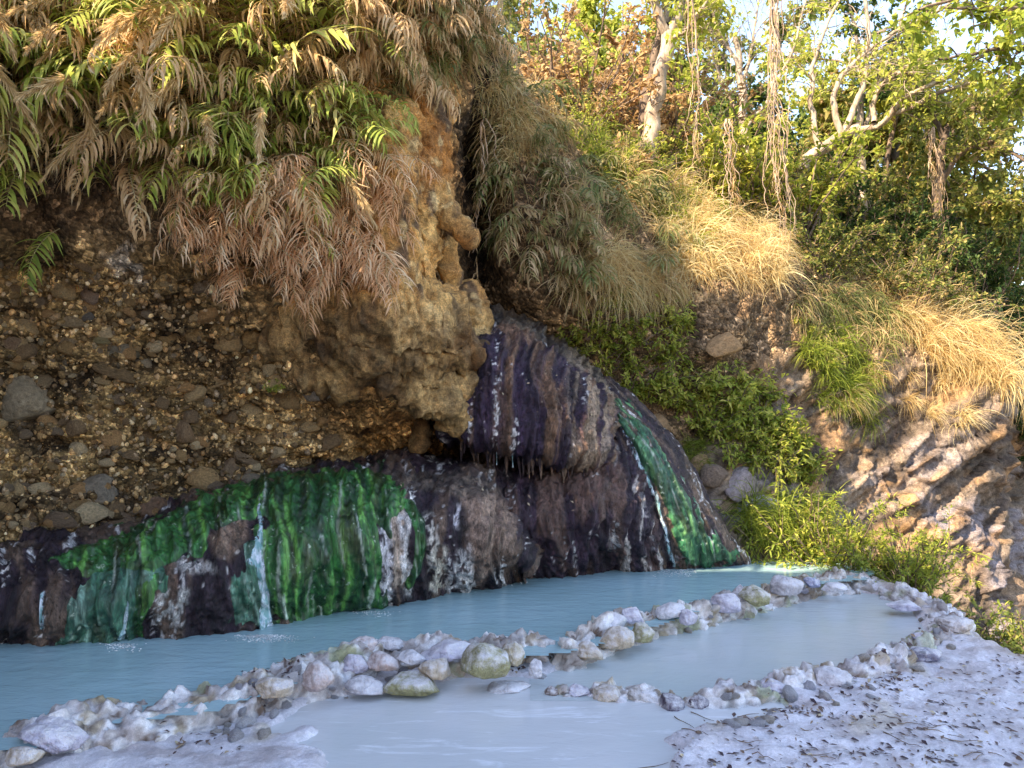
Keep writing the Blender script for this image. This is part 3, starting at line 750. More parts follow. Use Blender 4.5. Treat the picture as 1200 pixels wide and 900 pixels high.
def paintC(p, X, Y, fl, seed):
    c = crust_paint(dark=(0.018, 0.010, 0.015), purple=(0.050, 0.026, 0.052), tan=(0.22, 0.12, 0.07), wamt=0.05, tanamt=0.22)(p, X, Y, fl, seed)
    rim = sst(0.1, 0.0, fl[:, 1] / 3.2 / 0.33 - 0.55)
    c = mix(c, mix((0.025, 0.02, 0.018), (0.13, 0.10, 0.065), np.clip(0.5 + 1.4 * fbm(p * 13, 3, 7), 0, 1)), rim * 0.8)
    t2 = sst(650, 690, X) * sst(0.4, 0.6, 0.5 + fbm(fl * np.array([4, 1, 1]), 3, 9))
    return mix(c, (0.36, 0.26, 0.18), t2 * 0.7)
Cm = mound('purple_dome', 'dark purple dripping dome hanging above the wide mound', [
 (528, [(372,8.3),(388,7.75),(420,7.3),(462,7.1),(505,7.1),(507,7.9)], None),
 (545, [(368,8.3),(384,7.7),(412,7.1),(460,6.85),(508,6.85),(510,7.9)], None),
 (585, [(372,8.3),(388,7.7),(415,7.08),(462,6.78),(517,6.8),(519,7.9)], None),
 (630, [(394,8.4),(406,7.7),(432,7.1),(476,6.82),(526,6.85),(528,7.9)], None),
 (670, [(420,8.4),(434,7.75),(456,7.15),(492,6.92),(534,6.95),(538,7.8)], None),
 (697, [(448,8.4),(460,7.85),(479,7.35),(506,7.15),(534,7.15),(540,7.8)], None),
 (712, [(475,8.4),(486,8.0),(500,7.75),(518,7.6),(536,7.55),(546,7.8)], None),
], [10, 32, 38, 34, 24, 14], [14, 28, 44, 50, 8], 23, paintC, 0.055, lobes=0.05, stretch=0.22)
part(Cm, 'crust', M_mound)
# hanging fringe under the dome
V = []; Fs = []; CC = []; off = 0
for i in range(190):
    u = rnd.random(); X = 540 + u * 160
    y0 = np.interp(X, [535, 585, 630, 670, 700], [507, 517, 527, 532, 534]) - rnd.uniform(10, 46)
    dp = np.interp(X, [535, 585, 630, 670, 700], [6.87, 6.82, 6.87, 6.96, 7.15]) + rnd.uniform(-0.02, .12)
    L = rnd.uniform(0.16, 0.42); r0 = rnd.uniform(0.014, 0.036)
    p0 = W(X, y0, dp); m = 6; s = 7
    for a_ in range(s):
        t = a_ / (s - 1)
        rr = r0 * (1 - t) ** 0.7 + 0.003
        cx = p0 + np.array([0.02 * math.sin(i + 3 * t), 0.02 * math.cos(i * 2 + 2 * t), -L * t])
        for b_ in range(m):
            an = b_ / m * 6.283; V.append(cx + rr * np.array([math.cos(an), 0.8 * math.sin(an), 0]))
    ii = np.arange(s * m).reshape(s, m) + off; jj = np.roll(ii, -1, 1)
    Fs.append(np.stack([ii[:-1], jj[:-1], jj[1:], ii[1:]], -1).reshape(-1, 4)); off += s * m
    c = mix((0.03, 0.018, 0.026), (0.30, 0.18, 0.11), rnd.random() ** 1.6); CC += [c] * (s * m)
part(Cm, 'fringe', M_mound, np.array(V), np.concatenate(Fs), np.array(CC))
def thread(md, name, pts, r, mat):
    P_ = catmull(np.array(pts), 6); m = 6; V = []
    for i, q in enumerate(P_):
        for b_ in range(m):
            an = b_ / m * 6.283; V.append(q + r * (0.8 + 0.4 * math.sin(i * 1.7)) * np.array([math.cos(an), math.sin(an), 0]))
    ii = np.arange(len(V)).reshape(-1, m); jj = np.roll(ii, -1, 1)
    f = np.stack([ii[:-1], jj[:-1], jj[1:], ii[1:]], -1).reshape(-1, 4)
    return part(md, name, mat, np.array(V), f, np.full((len(V), 3), .95))
thread(Cm, 'water_trickle', [W(599, 494, 6.76), W(600, 520, 6.8), W(601, 548, 6.9)], 0.006, M_stream)
thread(Cm, 'water_trickle', [W(581, 500, 6.76), W(582, 520, 6.8), W(582, 545, 6.9)], 0.004, M_stream)

def paintD(p, X, Y, fl, seed):
    c = crust_paint(dark=(0.022, 0.015, 0.017), purple=(0.05, 0.032, 0.042), tan=(0.18, 0.12, 0.085), wamt=0.15, tanamt=0.4)(p, X, Y, fl, seed)
    return mix(c, (0.34, 0.24, 0.16), sst(4, 0, np.abs(X - 850)) * 0.3)
def dcol(rows): return [W(x, y, d_) for x, y, d_ in rows]
Dc = [
 dcol([(676,452,8.25),(690,474,7.85),(716,505,7.6),(736,540,7.42),(750,585,7.36),(764,632,7.42)]) + [G(776,664,0), G(776,664,0) + [0, 0.03, -.35]],
 dcol([(688,448,8.15),(706,470,7.8),(738,500,7.55),(762,538,7.38),(778,584,7.34),(795,630,7.42)]) + [G(802,664.5,0), G(802,664.5,0) + [0, .03, -.35]],
 dcol([(698,446,8.15),(722,468,7.85),(758,500,7.62),(788,540,7.48),(806,588,7.42),(824,632,7.48)]) + [G(832,663.5,0), G(832,663.5,0) + [0, .03, -.35]],
 dcol([(706,447,8.25),(736,472,8.0),(774,508,7.8),(804,552,7.7),(826,600,7.62),(850,640,7.62)]) + [G(861,661,0), G(861,661,0) + [0, .03, -.35]],
 dcol([(712,452,8.5),(748,482,8.35),(784,520,8.25),(812,562,8.1),(836,606,8.0),(858,642,7.9)]) + [G(874,659,0), G(874,659,0) + [0, .03, -.35]],
]
_W = W
Dm = None
def mound_pts(name, label, Cn, per_c, per_r, seed, paint, amp, stretch):
    global W
    idx = {}
    W = lambda a, b_, c_: Cn[int(a)][int(b_)]
    r = mound(name, label, [(i, [(j, 0) for j in range(len(Cn[0]))], None) for i in range(len(Cn))], per_c, per_r, seed, paint, amp, stretch=stretch)
    W = _W
    return r
Dm = mound_pts('green_cascade', 'narrow green algae cascade sloping down behind the purple mound to the pool', Dc, [20, 24, 24, 16], [18, 24, 28, 32, 32, 22, 6], 33, paintD, 0.028, 0.3)
part(Dm, 'crust', M_mound)
drape(Dm, 'algae_mat', [[(700, 455), (730, 468), (760, 505), (785, 535), (800, 570), (822, 600), (845, 632), (870, 661), (800, 672), (790, 640), (772, 585), (758, 560), (742, 520), (722, 490)]], M_algae,
      green((0.018, 0.085, 0.045), (0.04, 0.19, 0.085), (0.14, 0.34, 0.13)), 0.022, seed=11)
drape(Dm, 'water_stream', [[(722, 492), (732, 500), (752, 540), (768, 575), (776, 582), (784, 620), (798, 668), (786, 668), (776, 630), (766, 590), (750, 560), (738, 528)]], M_stream, flat, 0.026, edge=8, seed=12, rough=3)
# small trickle and green patch in the cavity behind the long mound
# tr = thread(A, 'water_trickle', [W(402, 470, 7.0), W(404, 520, 7.05), W(398, 545, 6.98), W(390, 558, 6.9)], 0.018, M_stream)

# ================================================================== GROUND
def gp(pts, z=0.0): return [tuple(G(x, y, z)[:2]) for x, y in pts]
TERR = [(-14, -12), (-14, 9.3), (2.6, 9.3), (3.1, 8.1), (3.62, 7.35), (3.55, 6.5), (3.40, 5.6), (3.45, 5.0), (3.55, 3.6), (3.4, 1), (3.6, -12)]
xs = np.concatenate([-np.geomspace(500, 6.2, 24), np.arange(-6, 6.01, 0.028), np.geomspace(6.2, 500, 24)])
ys = np.concatenate([-np.geomspace(500, 0.6, 20), np.arange(-0.5, 1.8, 0.15), np.arange(1.85, 9.6, 0.028), np.geomspace(9.8, 900, 26)])
GX, GY = np.meshgrid(xs, ys, indexing='ij')
fx, fy = GX.ravel(), GY.ravel()
UP = gp([(-500, 790), (0, 868), (110, 830), (230, 818), (300, 795), (380, 770), (450, 748), (540, 748), (600, 758), (650, 752), (700, 738), (780, 712), (850, 694), (910, 680), (985, 674), (1000, 664), (870, 655), (600, 660), (300, 690), (0, 720), (-500, 720)])
MID = gp([(640, 795), (700, 770), (780, 738), (860, 718), (930, 702), (1000, 694), (1050, 700), (1075, 738), (1040, 756), (985, 785), (900, 800), (830, 812), (740, 806), (640, 808)], -0.112)
SHA = gp([(345, 828), (420, 812), (520, 800), (600, 790), (640, 792), (700, 806), (830, 822), (900, 828), (860, 850), (790, 870), (735, 905), (700, 1000), (300, 1000), (345, 905), (352, 860)], -0.12)
dT = sdist(fx, fy, TERR); dU = sdist(fx, fy, UP); dM = sdist(fx, fy, MID); dS = sdist(fx, fy, SHA)
dS = dS + 0.75 * fbm(np.stack([fx, fy, fx * 0], -1) * 1.3, 5, 99) * sst(3.0, 3.6, fy + .9 * (fx < -.2)) 
p3 = np.stack([fx, fy, fx * 0], -1)
near = 1 - sst(9, 14, np.hypot(fx, fy))
z = -0.085 + 0.03 * fbm(p3 * 1.1, 3, 101) + 0.014 * fbm(p3 * 4, 4, 103) + 0.008 * fbm(p3 * 13, 3, 105)
z += 0.014 * sst(0.0, 0.3, fbm(p3 * 9, 3, 107)) * sst(0.2, -0.2, dS)
z -= 0.05 * sst(0, 1.2, 1.2 - dT) * 0          # flat up to the brink
z = z + 0.05 * sst(0.5, 0.0, dT) * ridged(p3 * 2, 3, 109) * 0.6
z = np.where(dS > -0.15, np.minimum(z, -0.16 + 0.085 * sst(0.08, -0.15, dS) + 0.05 * fbm(p3 * 2.5, 4, 111)), z)
z = np.where(dM > -0.1, np.minimum(z, -0.19 + 0.10 * sst(0.02, -0.1, dM)), z)
z = np.where(dU > -0.05, np.minimum(z, -0.3 + 0.2 * sst(0.0, -0.05, dU)), z)
drop = sst(0.03, -0.5, dT + 0.12 * fbm(p3 * 3, 3, 113))
lowz = -1.9 + 0.25 * fbm(p3 * 0.8, 4, 115) - 1.5 * sst(2, 30, -dT)
z = z * (1 - drop) + lowz * drop
Pg = np.stack([fx, fy, z], -1)
kk = np.clip(0.5 + 1.3 * fbm(p3 * 1.6, 4, 121), 0, 1)
cg = mix((0.50, 0.46, 0.48), (0.72, 0.69, 0.74), kk)
cg = mix(cg, (0.36, 0.29, 0.28), sst(0.12, 0.4, fbm(p3 * np.array([2, 5, 1]), 4, 125)) * 0.55)
cg = mix(cg, (0.70, 0.69, 0.74), sst(0.16, 0.3, fbm(p3 * 5, 4, 127)) * 0.5)
cg = mix(cg, (0.50, 0.40, 0.26), sst(0.2, 0.4, fbm(p3 * 2.1 + 7, 3, 129)) * 0.45)
cg = mix(cg, (0.40, 0.27, 0.15), sst(0.25, -0.05, dT) * 0.6)
cg = mix(cg, mix((0.10, 0.075, 0.05), (0.2, 0.16, 0.1), kk), drop)
Fg = grid_faces(len(xs), len(ys))
ground = tag(obj('ground', mesh('ground', Pg, Fg, M_trav, cg)), kind='structure')
def ghit_z(x, y):
    i = min(max(np.searchsorted(xs, x), 1), len(xs) - 1); j = min(max(np.searchsorted(ys, y), 1), len(ys) - 1)
    return float(z.reshape(len(xs), len(ys))[i, j])

def water(name, poly, zz, mat, grow=0.0, name2=None):
    poly = np.array(poly)
    x0, y0 = poly.min(0) - .1; x1, y1 = poly.max(0) + .1
    nx = int((x1 - x0) / 0.05) + 2; ny = int((y1 - y0) / 0.05) + 2
    a_, b_ = np.meshgrid(np.linspace(x0, x1, nx), np.linspace(y0, y1, ny), indexing='ij')
    s = sdist(a_.ravel(), b_.ravel(), poly)
    f = grid_faces(nx, ny); f = f[(s[f] > -grow).any(1)]
    v = np.stack([a_.ravel(), b_.ravel(), np.full(a_.size, zz)], -1)
    used = np.unique(f); mp = np.zeros(len(v), int); mp[used] = np.arange(len(used))
    return tag(obj(name, mesh(name, v[used], mp[f], mat)), kind='structure')
water('pool_water', UP, 0.0, M_pool, 0.2)
water('pool_water', MID, -0.1205, M_mid, 0.14)
water('shallow_water', SHA, -0.122, M_shal, 0.45)

# unseen hill added behind the viewer for its warm bounce light
hx = np.linspace(-60, 60, 70); hy = np.linspace(0, 1, 40)
A_, B_ = np.meshgrid(hx, hy, indexing='ij')
yy = -14 - 40 * B_; zz_ = -2.4 + 14 * B_ ** 0.85
ph = np.stack([A_.ravel(), yy.ravel(), zz_.ravel()], -1)
ph[:, 2] += 1.1 * fbm(ph * 0.12, 4, 141); ph[:, 1] += 1.5 * fbm(ph * 0.15 + 3, 3, 143)
ch = mix((0.48, 0.35, 0.19), (0.68, 0.52, 0.31), np.clip(.5 + fbm(ph * .3, 4, 145), 0, 1))
tag(obj('bounce_hillside', mesh('bounce_hillside', ph, grid_faces(70, 40)[:, ::-1].copy(), M_face, ch)), kind='structure')

# ================================================================== CRUSTED RIMS BETWEEN THE POOLS
def rim(name, label, spine, seed, tint=(0.60, 0.55, 0.54)):
    """spine: (px, py, z at the foot, half width, height)"""
    S = np.array([[*G(x, y, zz)[:2], zz, w_ * .7, h_ * .84] for x, y, zz, w_, h_ in spine])
    L = np.linalg.norm(np.diff(S[:, :2], axis=0), axis=1)
    S = catmull(S, [max(4, int(l / 0.016)) for l in L])
    n = len(S); m = 64
    tn = np.gradient(S[:, :2], axis=0); tn /= np.linalg.norm(tn, axis=1, keepdims=True)
    nr = np.stack([-tn[:, 1], tn[:, 0]], -1)
    u = np.linspace(-1, 1, m)
    endk = np.minimum(sst(0, 8, np.arange(n)), sst(0, 8, n - 1 - np.arange(n)))
    pts = np.zeros((n, m, 3))
    pts[:, :, :2] = S[:, None, :2] + nr[:, None] * (u[None, :, None] * S[:, None, 3:4] * 1.25)
    prof = np.clip(np.cos(u * np.pi / 2), 0, 1) ** 0.6
    pts[:, :, 2] = S[:, None, 2] - 0.11 + (S[:, 4] + 0.11)[:, None] * prof[None] * (0.25 + 0.75 * endk[:, None])
    N = grid_normals(pts)
    if N[n // 2, m // 2, 2] < 0: N = -N
    p = pts.reshape(-1, 3); nn = N.reshape(-1, 3)
    w1, w2, wc = worley(p * 7.5, seed); v1, v2, vc = worley(p * 17, seed + 3)
    y1, y2, yc = worley(p * 38, seed + 5)
    ds = 0.06 * (vc - 0.4) * sst(0, 0.15, v2 - v1) + 0.06 * (0.5 - w1) * (wc > 0.3) + 0.02 * (0.45 - v1) + 0.014 * (0.45 - y1) + 0.07 * fbm(p * 3, 4, seed + 7) + 0.035 * fbm(p * 16, 4, seed + 9)
    p = p + nn * ds[:, None]
    k = np.clip(0.5 + fbm(p * 4, 3, seed + 11), 0, 1)
    c = mix(np.array(tint) * 0.72, np.array(tint) * 1.12, k)
    c = mix(c, (0.78, 0.75, 0.75), sst(-0.12, 0.22, fbm(p * 5.5, 4, seed + 13)))
    c = mix(c, (0.34, 0.24, 0.12), sst(0.12, 0.34, fbm(p * 4.5, 4, seed + 17)) * 0.75)
    c = mix(c, (0.17, 0.11, 0.08), sst(0.5, 0.62, w1) * 0.55 + sst(0.22, 0.4, fbm(p * 11, 3, seed + 19)) * 0.5)
    c = mix(c, (0.30, 0.33, 0.16), sst(0.20, 0.36, fbm(p * 2.6, 3, seed + 23)) * 0.6)
    f = grid_faces(n, m)
    a_ = p[f[:, 1]] - p[f[:, 0]]; b_ = p[f[:, 3]] - p[f[:, 0]]
    if np.mean(np.cross(a_, b_)[:, 2]) < 0: f = f[:, ::-1].copy()
    root = p[len(p) // 2].copy(); root[2] = S[n // 2, 2]
    o = obj(name, mesh(name, p - root, f, M_trav, c), loc=tuple(root))
    return tag(o, label, 'rim')
rim('travertine_rim', 'lumpy white and brown travertine rim along the near side of the long blue pool', [
 (-260, 960, -.1, .30, .16), (-60, 905, -.1, .28, .16), (20, 882, -.1, .26, .17), (110, 862, -.1, .28, .17), (200, 850, -.1, .30, .14), (290, 825, -.1, .28, .16), (370, 802, -.1, .26, .20), (440, 785, -.1, .24, .21), (520, 778, -.1, .24, .20), (585, 772, -.1, .20, .18), (615, 769, -.09, .18, .17), (655, 772, -.09, .18, .17)], 201)
rim('travertine_rim', 'bumpy tan travertine rim dividing the long blue pool from the pale middle pool', [
 (640, 775, -.08, .13, .14), (670, 768, -.08, .18, .16), (715, 748, -.08, .20, .18), (760, 735, -.08, .18, .15), (800, 728, -.08, .17, .12), (850, 714, -.08, .20, .12), (890, 704, -.08, .20, .12), (930, 694, -.08, .20, .13), (985, 684, -.08, .24, .13), (1040, 688, -.08, .22, .10)], 231, (0.62, 0.55, 0.50))
rim('travertine_rim', 'low rubbly travertine rim along the near edge of the middle pool', [
 (640, 812, -.13, .07, .05), (720, 815, -.13, .10, .06), (800, 826, -.13, .11, .06), (880, 820, -.12, .16, .09), (930, 806, -.12, .16, .09), (975, 800, -.11, .15, .10), (1030, 786, -.1, .19, .10), (1080, 765, -.1, .20, .10), (1115, 745, -.1, .20, .10), (1110, 722, -.1, .18, .08), (1075, 706, -.09, .17, .07), (1040, 692, -.09, .17, .06)], 261, (0.60, 0.56, 0.58))

# ================================================================== STONES ON THE RIMS
LAV = (0.52, 0.48, 0.58, 1); GRY = (0.48, 0.45, 0.48, 1); TAN = (0.54, 0.43, 0.32, 1); PNK = (0.56, 0.43, 0.40, 1); OLV = (0.34, 0.31, 0.16, 1)
WHT = (0.66, 0.64, 0.68, 1); DRK = (0.10, 0.075, 0.11, 1); BRN = (0.16, 0.09, 0.06, 1); SLT = (0.22, 0.21, 0.28, 1)
def stone_mesh(seed, sub=4, rough=0.16, facets=9):
    v, f = ICO[sub]
    s = v * np.array([1, 1, 1])
    d_ = 1 + rough * 1.6 * fbm(v * 1.1 + seed * 3.7, 3, seed) + rough * 0.55 * fbm(v * 3.5, 3, seed + 2) + rough * 0.16 * fbm(v * 10, 2, seed + 4)
    w1, w2, wc = worley(v * 1.3 + seed, seed + 6)
    d_ = d_ - rough * 0.5 * sst(0.0, 0.35, w2 - w1) * 0.5 + rough * 0.25
    s = s * d_[:, None]
    rr = np.random.default_rng(seed * 7 + 1)
    for q in range(facets):
        nv = rr.normal(size=3); nv /= np.linalg.norm(nv); c0 = rr.uniform(.62, .95)
        ex = s @ nv - c0; s = s - np.where(ex > 0, ex * .92, 0)[:, None] * nv
    s = s + v * (0.05 * fbm(v * 5 + seed, 3, seed + 9) + 0.03 * fbm(v * 14 + seed, 2, seed + 11))[:, None]
    s = s / np.abs(s).max(0)
    s[:, 2] = np.where(s[:, 2] < -0.55, -0.55 + (s[:, 2] + 0.55) * 0.3, s[:, 2])
    return s, f
STONES = [
 # px, py(centre), w, h (photo px), z of the foot, colour, roll degrees, label
 (62, 853, 84, 34, .02, LAV, 8, 'broad lavender white slab at the near left end of the long rim'),
 (28, 880, 44, 24, -.02, TAN, 0, 'tan crusted stone just below the lavender slab on the left'),
 (372, 786, 42, 42, .02, PNK, -25, 'smooth pink tan stone leaning up on the long rim'),
 (322, 800, 44, 30, .02, TAN, 0, 'brown crusted knob with leaf scraps left of the pink stone'),
 (424, 752, 38, 24, .05, PNK, 0, 'pinkish grey lumpy stone on the long rim beside the pool'),
 (456, 751, 36, 18, .05, GRY, 5, 'flat grey stone lying beside the pinkish lumpy stone'),
 (450, 771, 40, 24, .02, PNK, 0, 'rusty yellow stained stone beneath the flat grey stone'),
 (416, 773, 34, 28, .0, LAV, 0, 'dull lavender stone low on the long rim'),
 (482, 767, 36, 18, .04, WHT, 3, 'small white flat stone between the lavender slab and the stained stone'),
 (524, 757, 66, 26, .06, LAV, -10, 'long lavender slab topping the middle of the long rim'),
 (512, 778, 44, 30, .0, TAN, 0, 'tan stone tucked below the long lavender slab'),
 (566, 767, 64, 50, .03, OLV, 0, 'big olive green boulder next to the long lavender slab'),
 (600, 762, 30, 34, .03, (0.46, 0.38, 0.26, 1), 0, 'yellowish stone at the right end of the long rim'),
 (480, 795, 70, 30, -.05, OLV, 0, 'wide mossy greenish stone at the front foot of the long rim'),
 (430, 800, 50, 26, -.06, GRY, 0, 'grey crusted stone half sunk in the front foot of the long rim'),
 (628, 778, 17, 28, -.03, WHT, 0, 'small upright white stone standing in the gap between the rims'),
 (596, 803, 52, 12, -.10, WHT, 0, 'white flat slab just under the shallow water in the gap'),
 (716, 724, 42, 24, .04, WHT, 6, 'white topped stone on the tan dividing rim'),
 (739, 718, 32, 22, .05, LAV, -6, 'lavender stone just right of the white topped stone'),
 (722, 742, 50, 30, .0, TAN, 0, 'tan lump under the white topped stone'),
 (692, 760, 34, 24, -.04, TAN, 0, 'tan crust lump at the low left end of the dividing rim'),
 (752, 738, 30, 26, -.02, OLV, 0, 'greenish tan stone below the lavender stone on the dividing rim'),
 (783, 712, 40, 22, .04, WHT, -8, 'whitish slab on the dividing rim between two pools'),
 (806, 720, 24, 22, .0, LAV, 0, 'small lavender lump right of the whitish slab'),
 (849, 702, 38, 28, .0, LAV, 0, 'round lavender stone on the dividing rim'),
 (868, 692, 24, 24, .03, GRY, 0, 'narrow grey stone behind the round lavender stone'),
 (886, 694, 40, 28, .03, OLV, 0, 'olive stone with a white cap on the dividing rim'),
 (920, 682, 42, 26, .03, GRY, 0, 'large rounded grey stone at the far end of the dividing rim'),
 (952, 680, 22, 16, .02, (0.32, 0.34, 0.5, 1), 0, 'small bluish stone right of the large rounded grey stone'),
 (976, 686, 34, 14, .0, WHT, 0, 'whitish crust lump at the far corner of the pools'),
 (646, 808, 18, 13, -.11, BRN, 0, 'small dark brown stone, leftmost of the row across the shallow water'),
 (676, 807, 32, 17, -.11, LAV, 0, 'blue lavender stone second in the row across the shallow water'),
 (712, 809, 36, 26, -.11, TAN, 0, 'rough tan stone in the row across the shallow water'),
 (752, 809, 46, 26, -.11, (0.42, 0.37, 0.33, 1), 0, 'tan and lavender stone in the middle of the near stone row'),
 (786, 821, 34, 22, -.11, DRK, 12, 'near black wet stone lying in the near stone row'),
 (818, 821, 28, 18, -.11, DRK, -5, 'dark purple stone right of the near black wet stone'),
 (926, 786, 26, 22, -.07, TAN, 0, 'small tan stone left of the big rounded grey stone'),
 (910, 802, 46, 18, -.08, LAV, 14, 'flat lavender stone propped in the rubble below the small tan stone'),
 (972, 790, 50, 32, -.08, GRY, 0, 'big rounded white dusted grey stone on the near edge of the middle pool'),
 (1082, 763, 50, 18, -.05, SLT, 0, 'flat slate blue stone at the right end of the middle pool'),
 (1078, 745, 20, 14, -.02, LAV, 0, 'small lavender stone above the flat slate blue stone'),
 (1118, 728, 46, 20, -.02, (0.48, 0.42, 0.40, 1), 0, 'pale crusted lump at the right bank of the middle pool'),
 (1058, 708, 40, 12, -.04, LAV, 0, 'low lavender crust slab on the right bank'),
 (322, 728, 42, 20, -.05, (0.36, 0.33, 0.5, 1), 6, 'violet stone half under water at the foot of the left stream'),
 (128, 890, 44, 20, -.12, WHT, 0, 'low white crusted stone at the bottom edge below the rim'),
]
for i, (x, y, w_, h_, zf, c, roll, lab) in enumerate(STONES):
    pb = G(x, y + h_ * 0.42, zf)
    dep = pb[1] + 0.5 * w_ * pb[1] / FPX * 0.6
    rx = 0.5 * w_ * dep / FPX; rz = 0.5 * h_ * dep / FPX
    v, f = stone_mesh(i + 1, 4, 0.2)
    v = v * np.array([rx * 1.0, rx * 0.75, rz * 1.0])
    o = obj('stone', mesh('stone', v, f, M_stone))
    o.location = tuple(W(x, y + h_ * .2, dep)); o.rotation_euler = (0, R(roll), R(rnd.uniform(-25, 25)))
    o.color = c
    tag(o, lab, 'stone', 'stones set along the pool rims')
# ================================================================== PLANT PIECES
class Acc:
    def __init__(s): s.V = []; s.F = []; s.A = []; s.n = 0
    def ribbon(s, pts, w, side, var):
        k = len(pts)
        side = side / (np.linalg.norm(side, axis=-1, keepdims=True) + 1e-9)
        a = pts - side * w[:, None]; b = pts + side * w[:, None]
        v = np.empty((2 * k, 3)); v[0::2] = a; v[1::2] = b
        s.V.append(v); i = np.arange(k - 1) * 2 + s.n
        s.F.append(np.stack([i, i + 1, i + 3, i + 2], -1)); s.A.append(np.full(2 * k, var)); s.n += 2 * k
    def leaf(s, p, dr, up, L, wd, var, bend=0.25):
        """One folded leaf: six points, two faces a side."""
        sd = np.cross(dr, up); sd /= np.linalg.norm(sd) + 1e-9
        m1 = p + dr * L * 0.4 - up * 0.0; m2 = p + dr * L * 0.75 - up * L * bend * 0.4; tip = p + dr * L - up * L * bend
        s.V.append(np.array([p, m1 + sd * wd + up * wd * .3, m1, m1 - sd * wd + up * wd * .3, tip, m2 + sd * wd * .6, m2, m2 - sd * wd * .6]))
        n = s.n
        s.F.append(np.array([[n, n + 2, n + 1, n], [n, n + 3, n + 2, n], [n + 1, n + 2, n + 6, n + 5], [n + 2, n + 3, n + 7, n + 6], [n + 5, n + 6, n + 4, n + 5], [n + 6, n + 7, n + 4, n + 6]]))
        s.A.append(np.full(8, var)); s.n += 8
    def tube(s, pts, rad, sides=6, var=0.5):
        pts = np.asarray(pts, float); rad = np.broadcast_to(rad, (len(pts),))
        t = np.gradient(pts, axis=0); t /= np.linalg.norm(t, axis=1, keepdims=True) + 1e-9
        ref = np.array([0.3, 0.9, 0.2]) if abs(t[0, 2]) > 0.7 else np.array([0.1, 0.2, 1.0])
        u = np.cross(t, ref); u /= np.linalg.norm(u, axis=1, keepdims=True) + 1e-9
        w = np.cross(t, u)
        an = np.arange(sides) / sides * 2 * np.pi
        v = pts[:, None] + rad[:, None, None] * (np.cos(an)[None, :, None] * u[:, None] + np.sin(an)[None, :, None] * w[:, None])
        i = np.arange(len(pts) * sides).reshape(-1, sides) + s.n; j = np.roll(i, -1, 1)
        s.V.append(v.reshape(-1, 3)); s.F.append(np.stack([i[:-1], j[:-1], j[1:], i[1:]], -1).reshape(-1, 4))
        s.A.append(np.full(len(pts) * sides, var)); s.n += len(pts) * sides
    def mesh(s, name, mat, smooth=False):
        v = np.concatenate(s.V); f = np.concatenate(s.F); a = np.concatenate(s.A)
        tri = f[:, 0] == f[:, 3]
        fl = f[~tri].tolist() + f[tri][:, :3].tolist() if tri.any() else f
        return mesh(name, v, fl, mat, var=a, smooth=smooth)
def unit(v): return v / (np.linalg.norm(v) + 1e-9)
def arc(L, e0, e1, n, wob, r, pw=1.0):
    """Points of a stem bending from elevation e0 to e1 (degrees) in the XZ plane."""
    s = np.linspace(0, 1, n); e = np.radians(e0 + (e1 - e0) * s ** pw)
    d = np.stack([np.cos(e), wob * np.sin(s * 3 + r), np.sin(e)], -1) * (L / (n - 1))
    return np.concatenate([[np.zeros(3)], np.cumsum(d[:-1], 0)])
def blade(acc, p, d, L, w, droop, r, var, seg=5, sag=1.0):
    """A grass blade that starts along d and is pulled down."""
    pts = [p]; dd = d.copy()
    for k in range(seg):
        pts.append(pts[-1] + dd * (L / seg))
        dd = unit(dd + np.array([r.gauss(0, .11), r.gauss(0, .11), -droop * sag / seg * 1.6]))
    pts = np.array(pts)
    a = r.random() * 6.28
    sd = np.cross(pts[1:] - pts[:-1], np.array([math.cos(a), math.sin(a), 0.35]))
    sd = np.concatenate([sd, sd[-1:]]) + 1e-6
    t = np.linspace(0, 1, seg + 1)
    acc.ribbon(pts, w * (0.35 + 0.65 * np.sin(np.pi * np.clip(t * 0.8 + 0.18, 0, 1))) * (1 - t ** 4 * 0.9), sd, var)

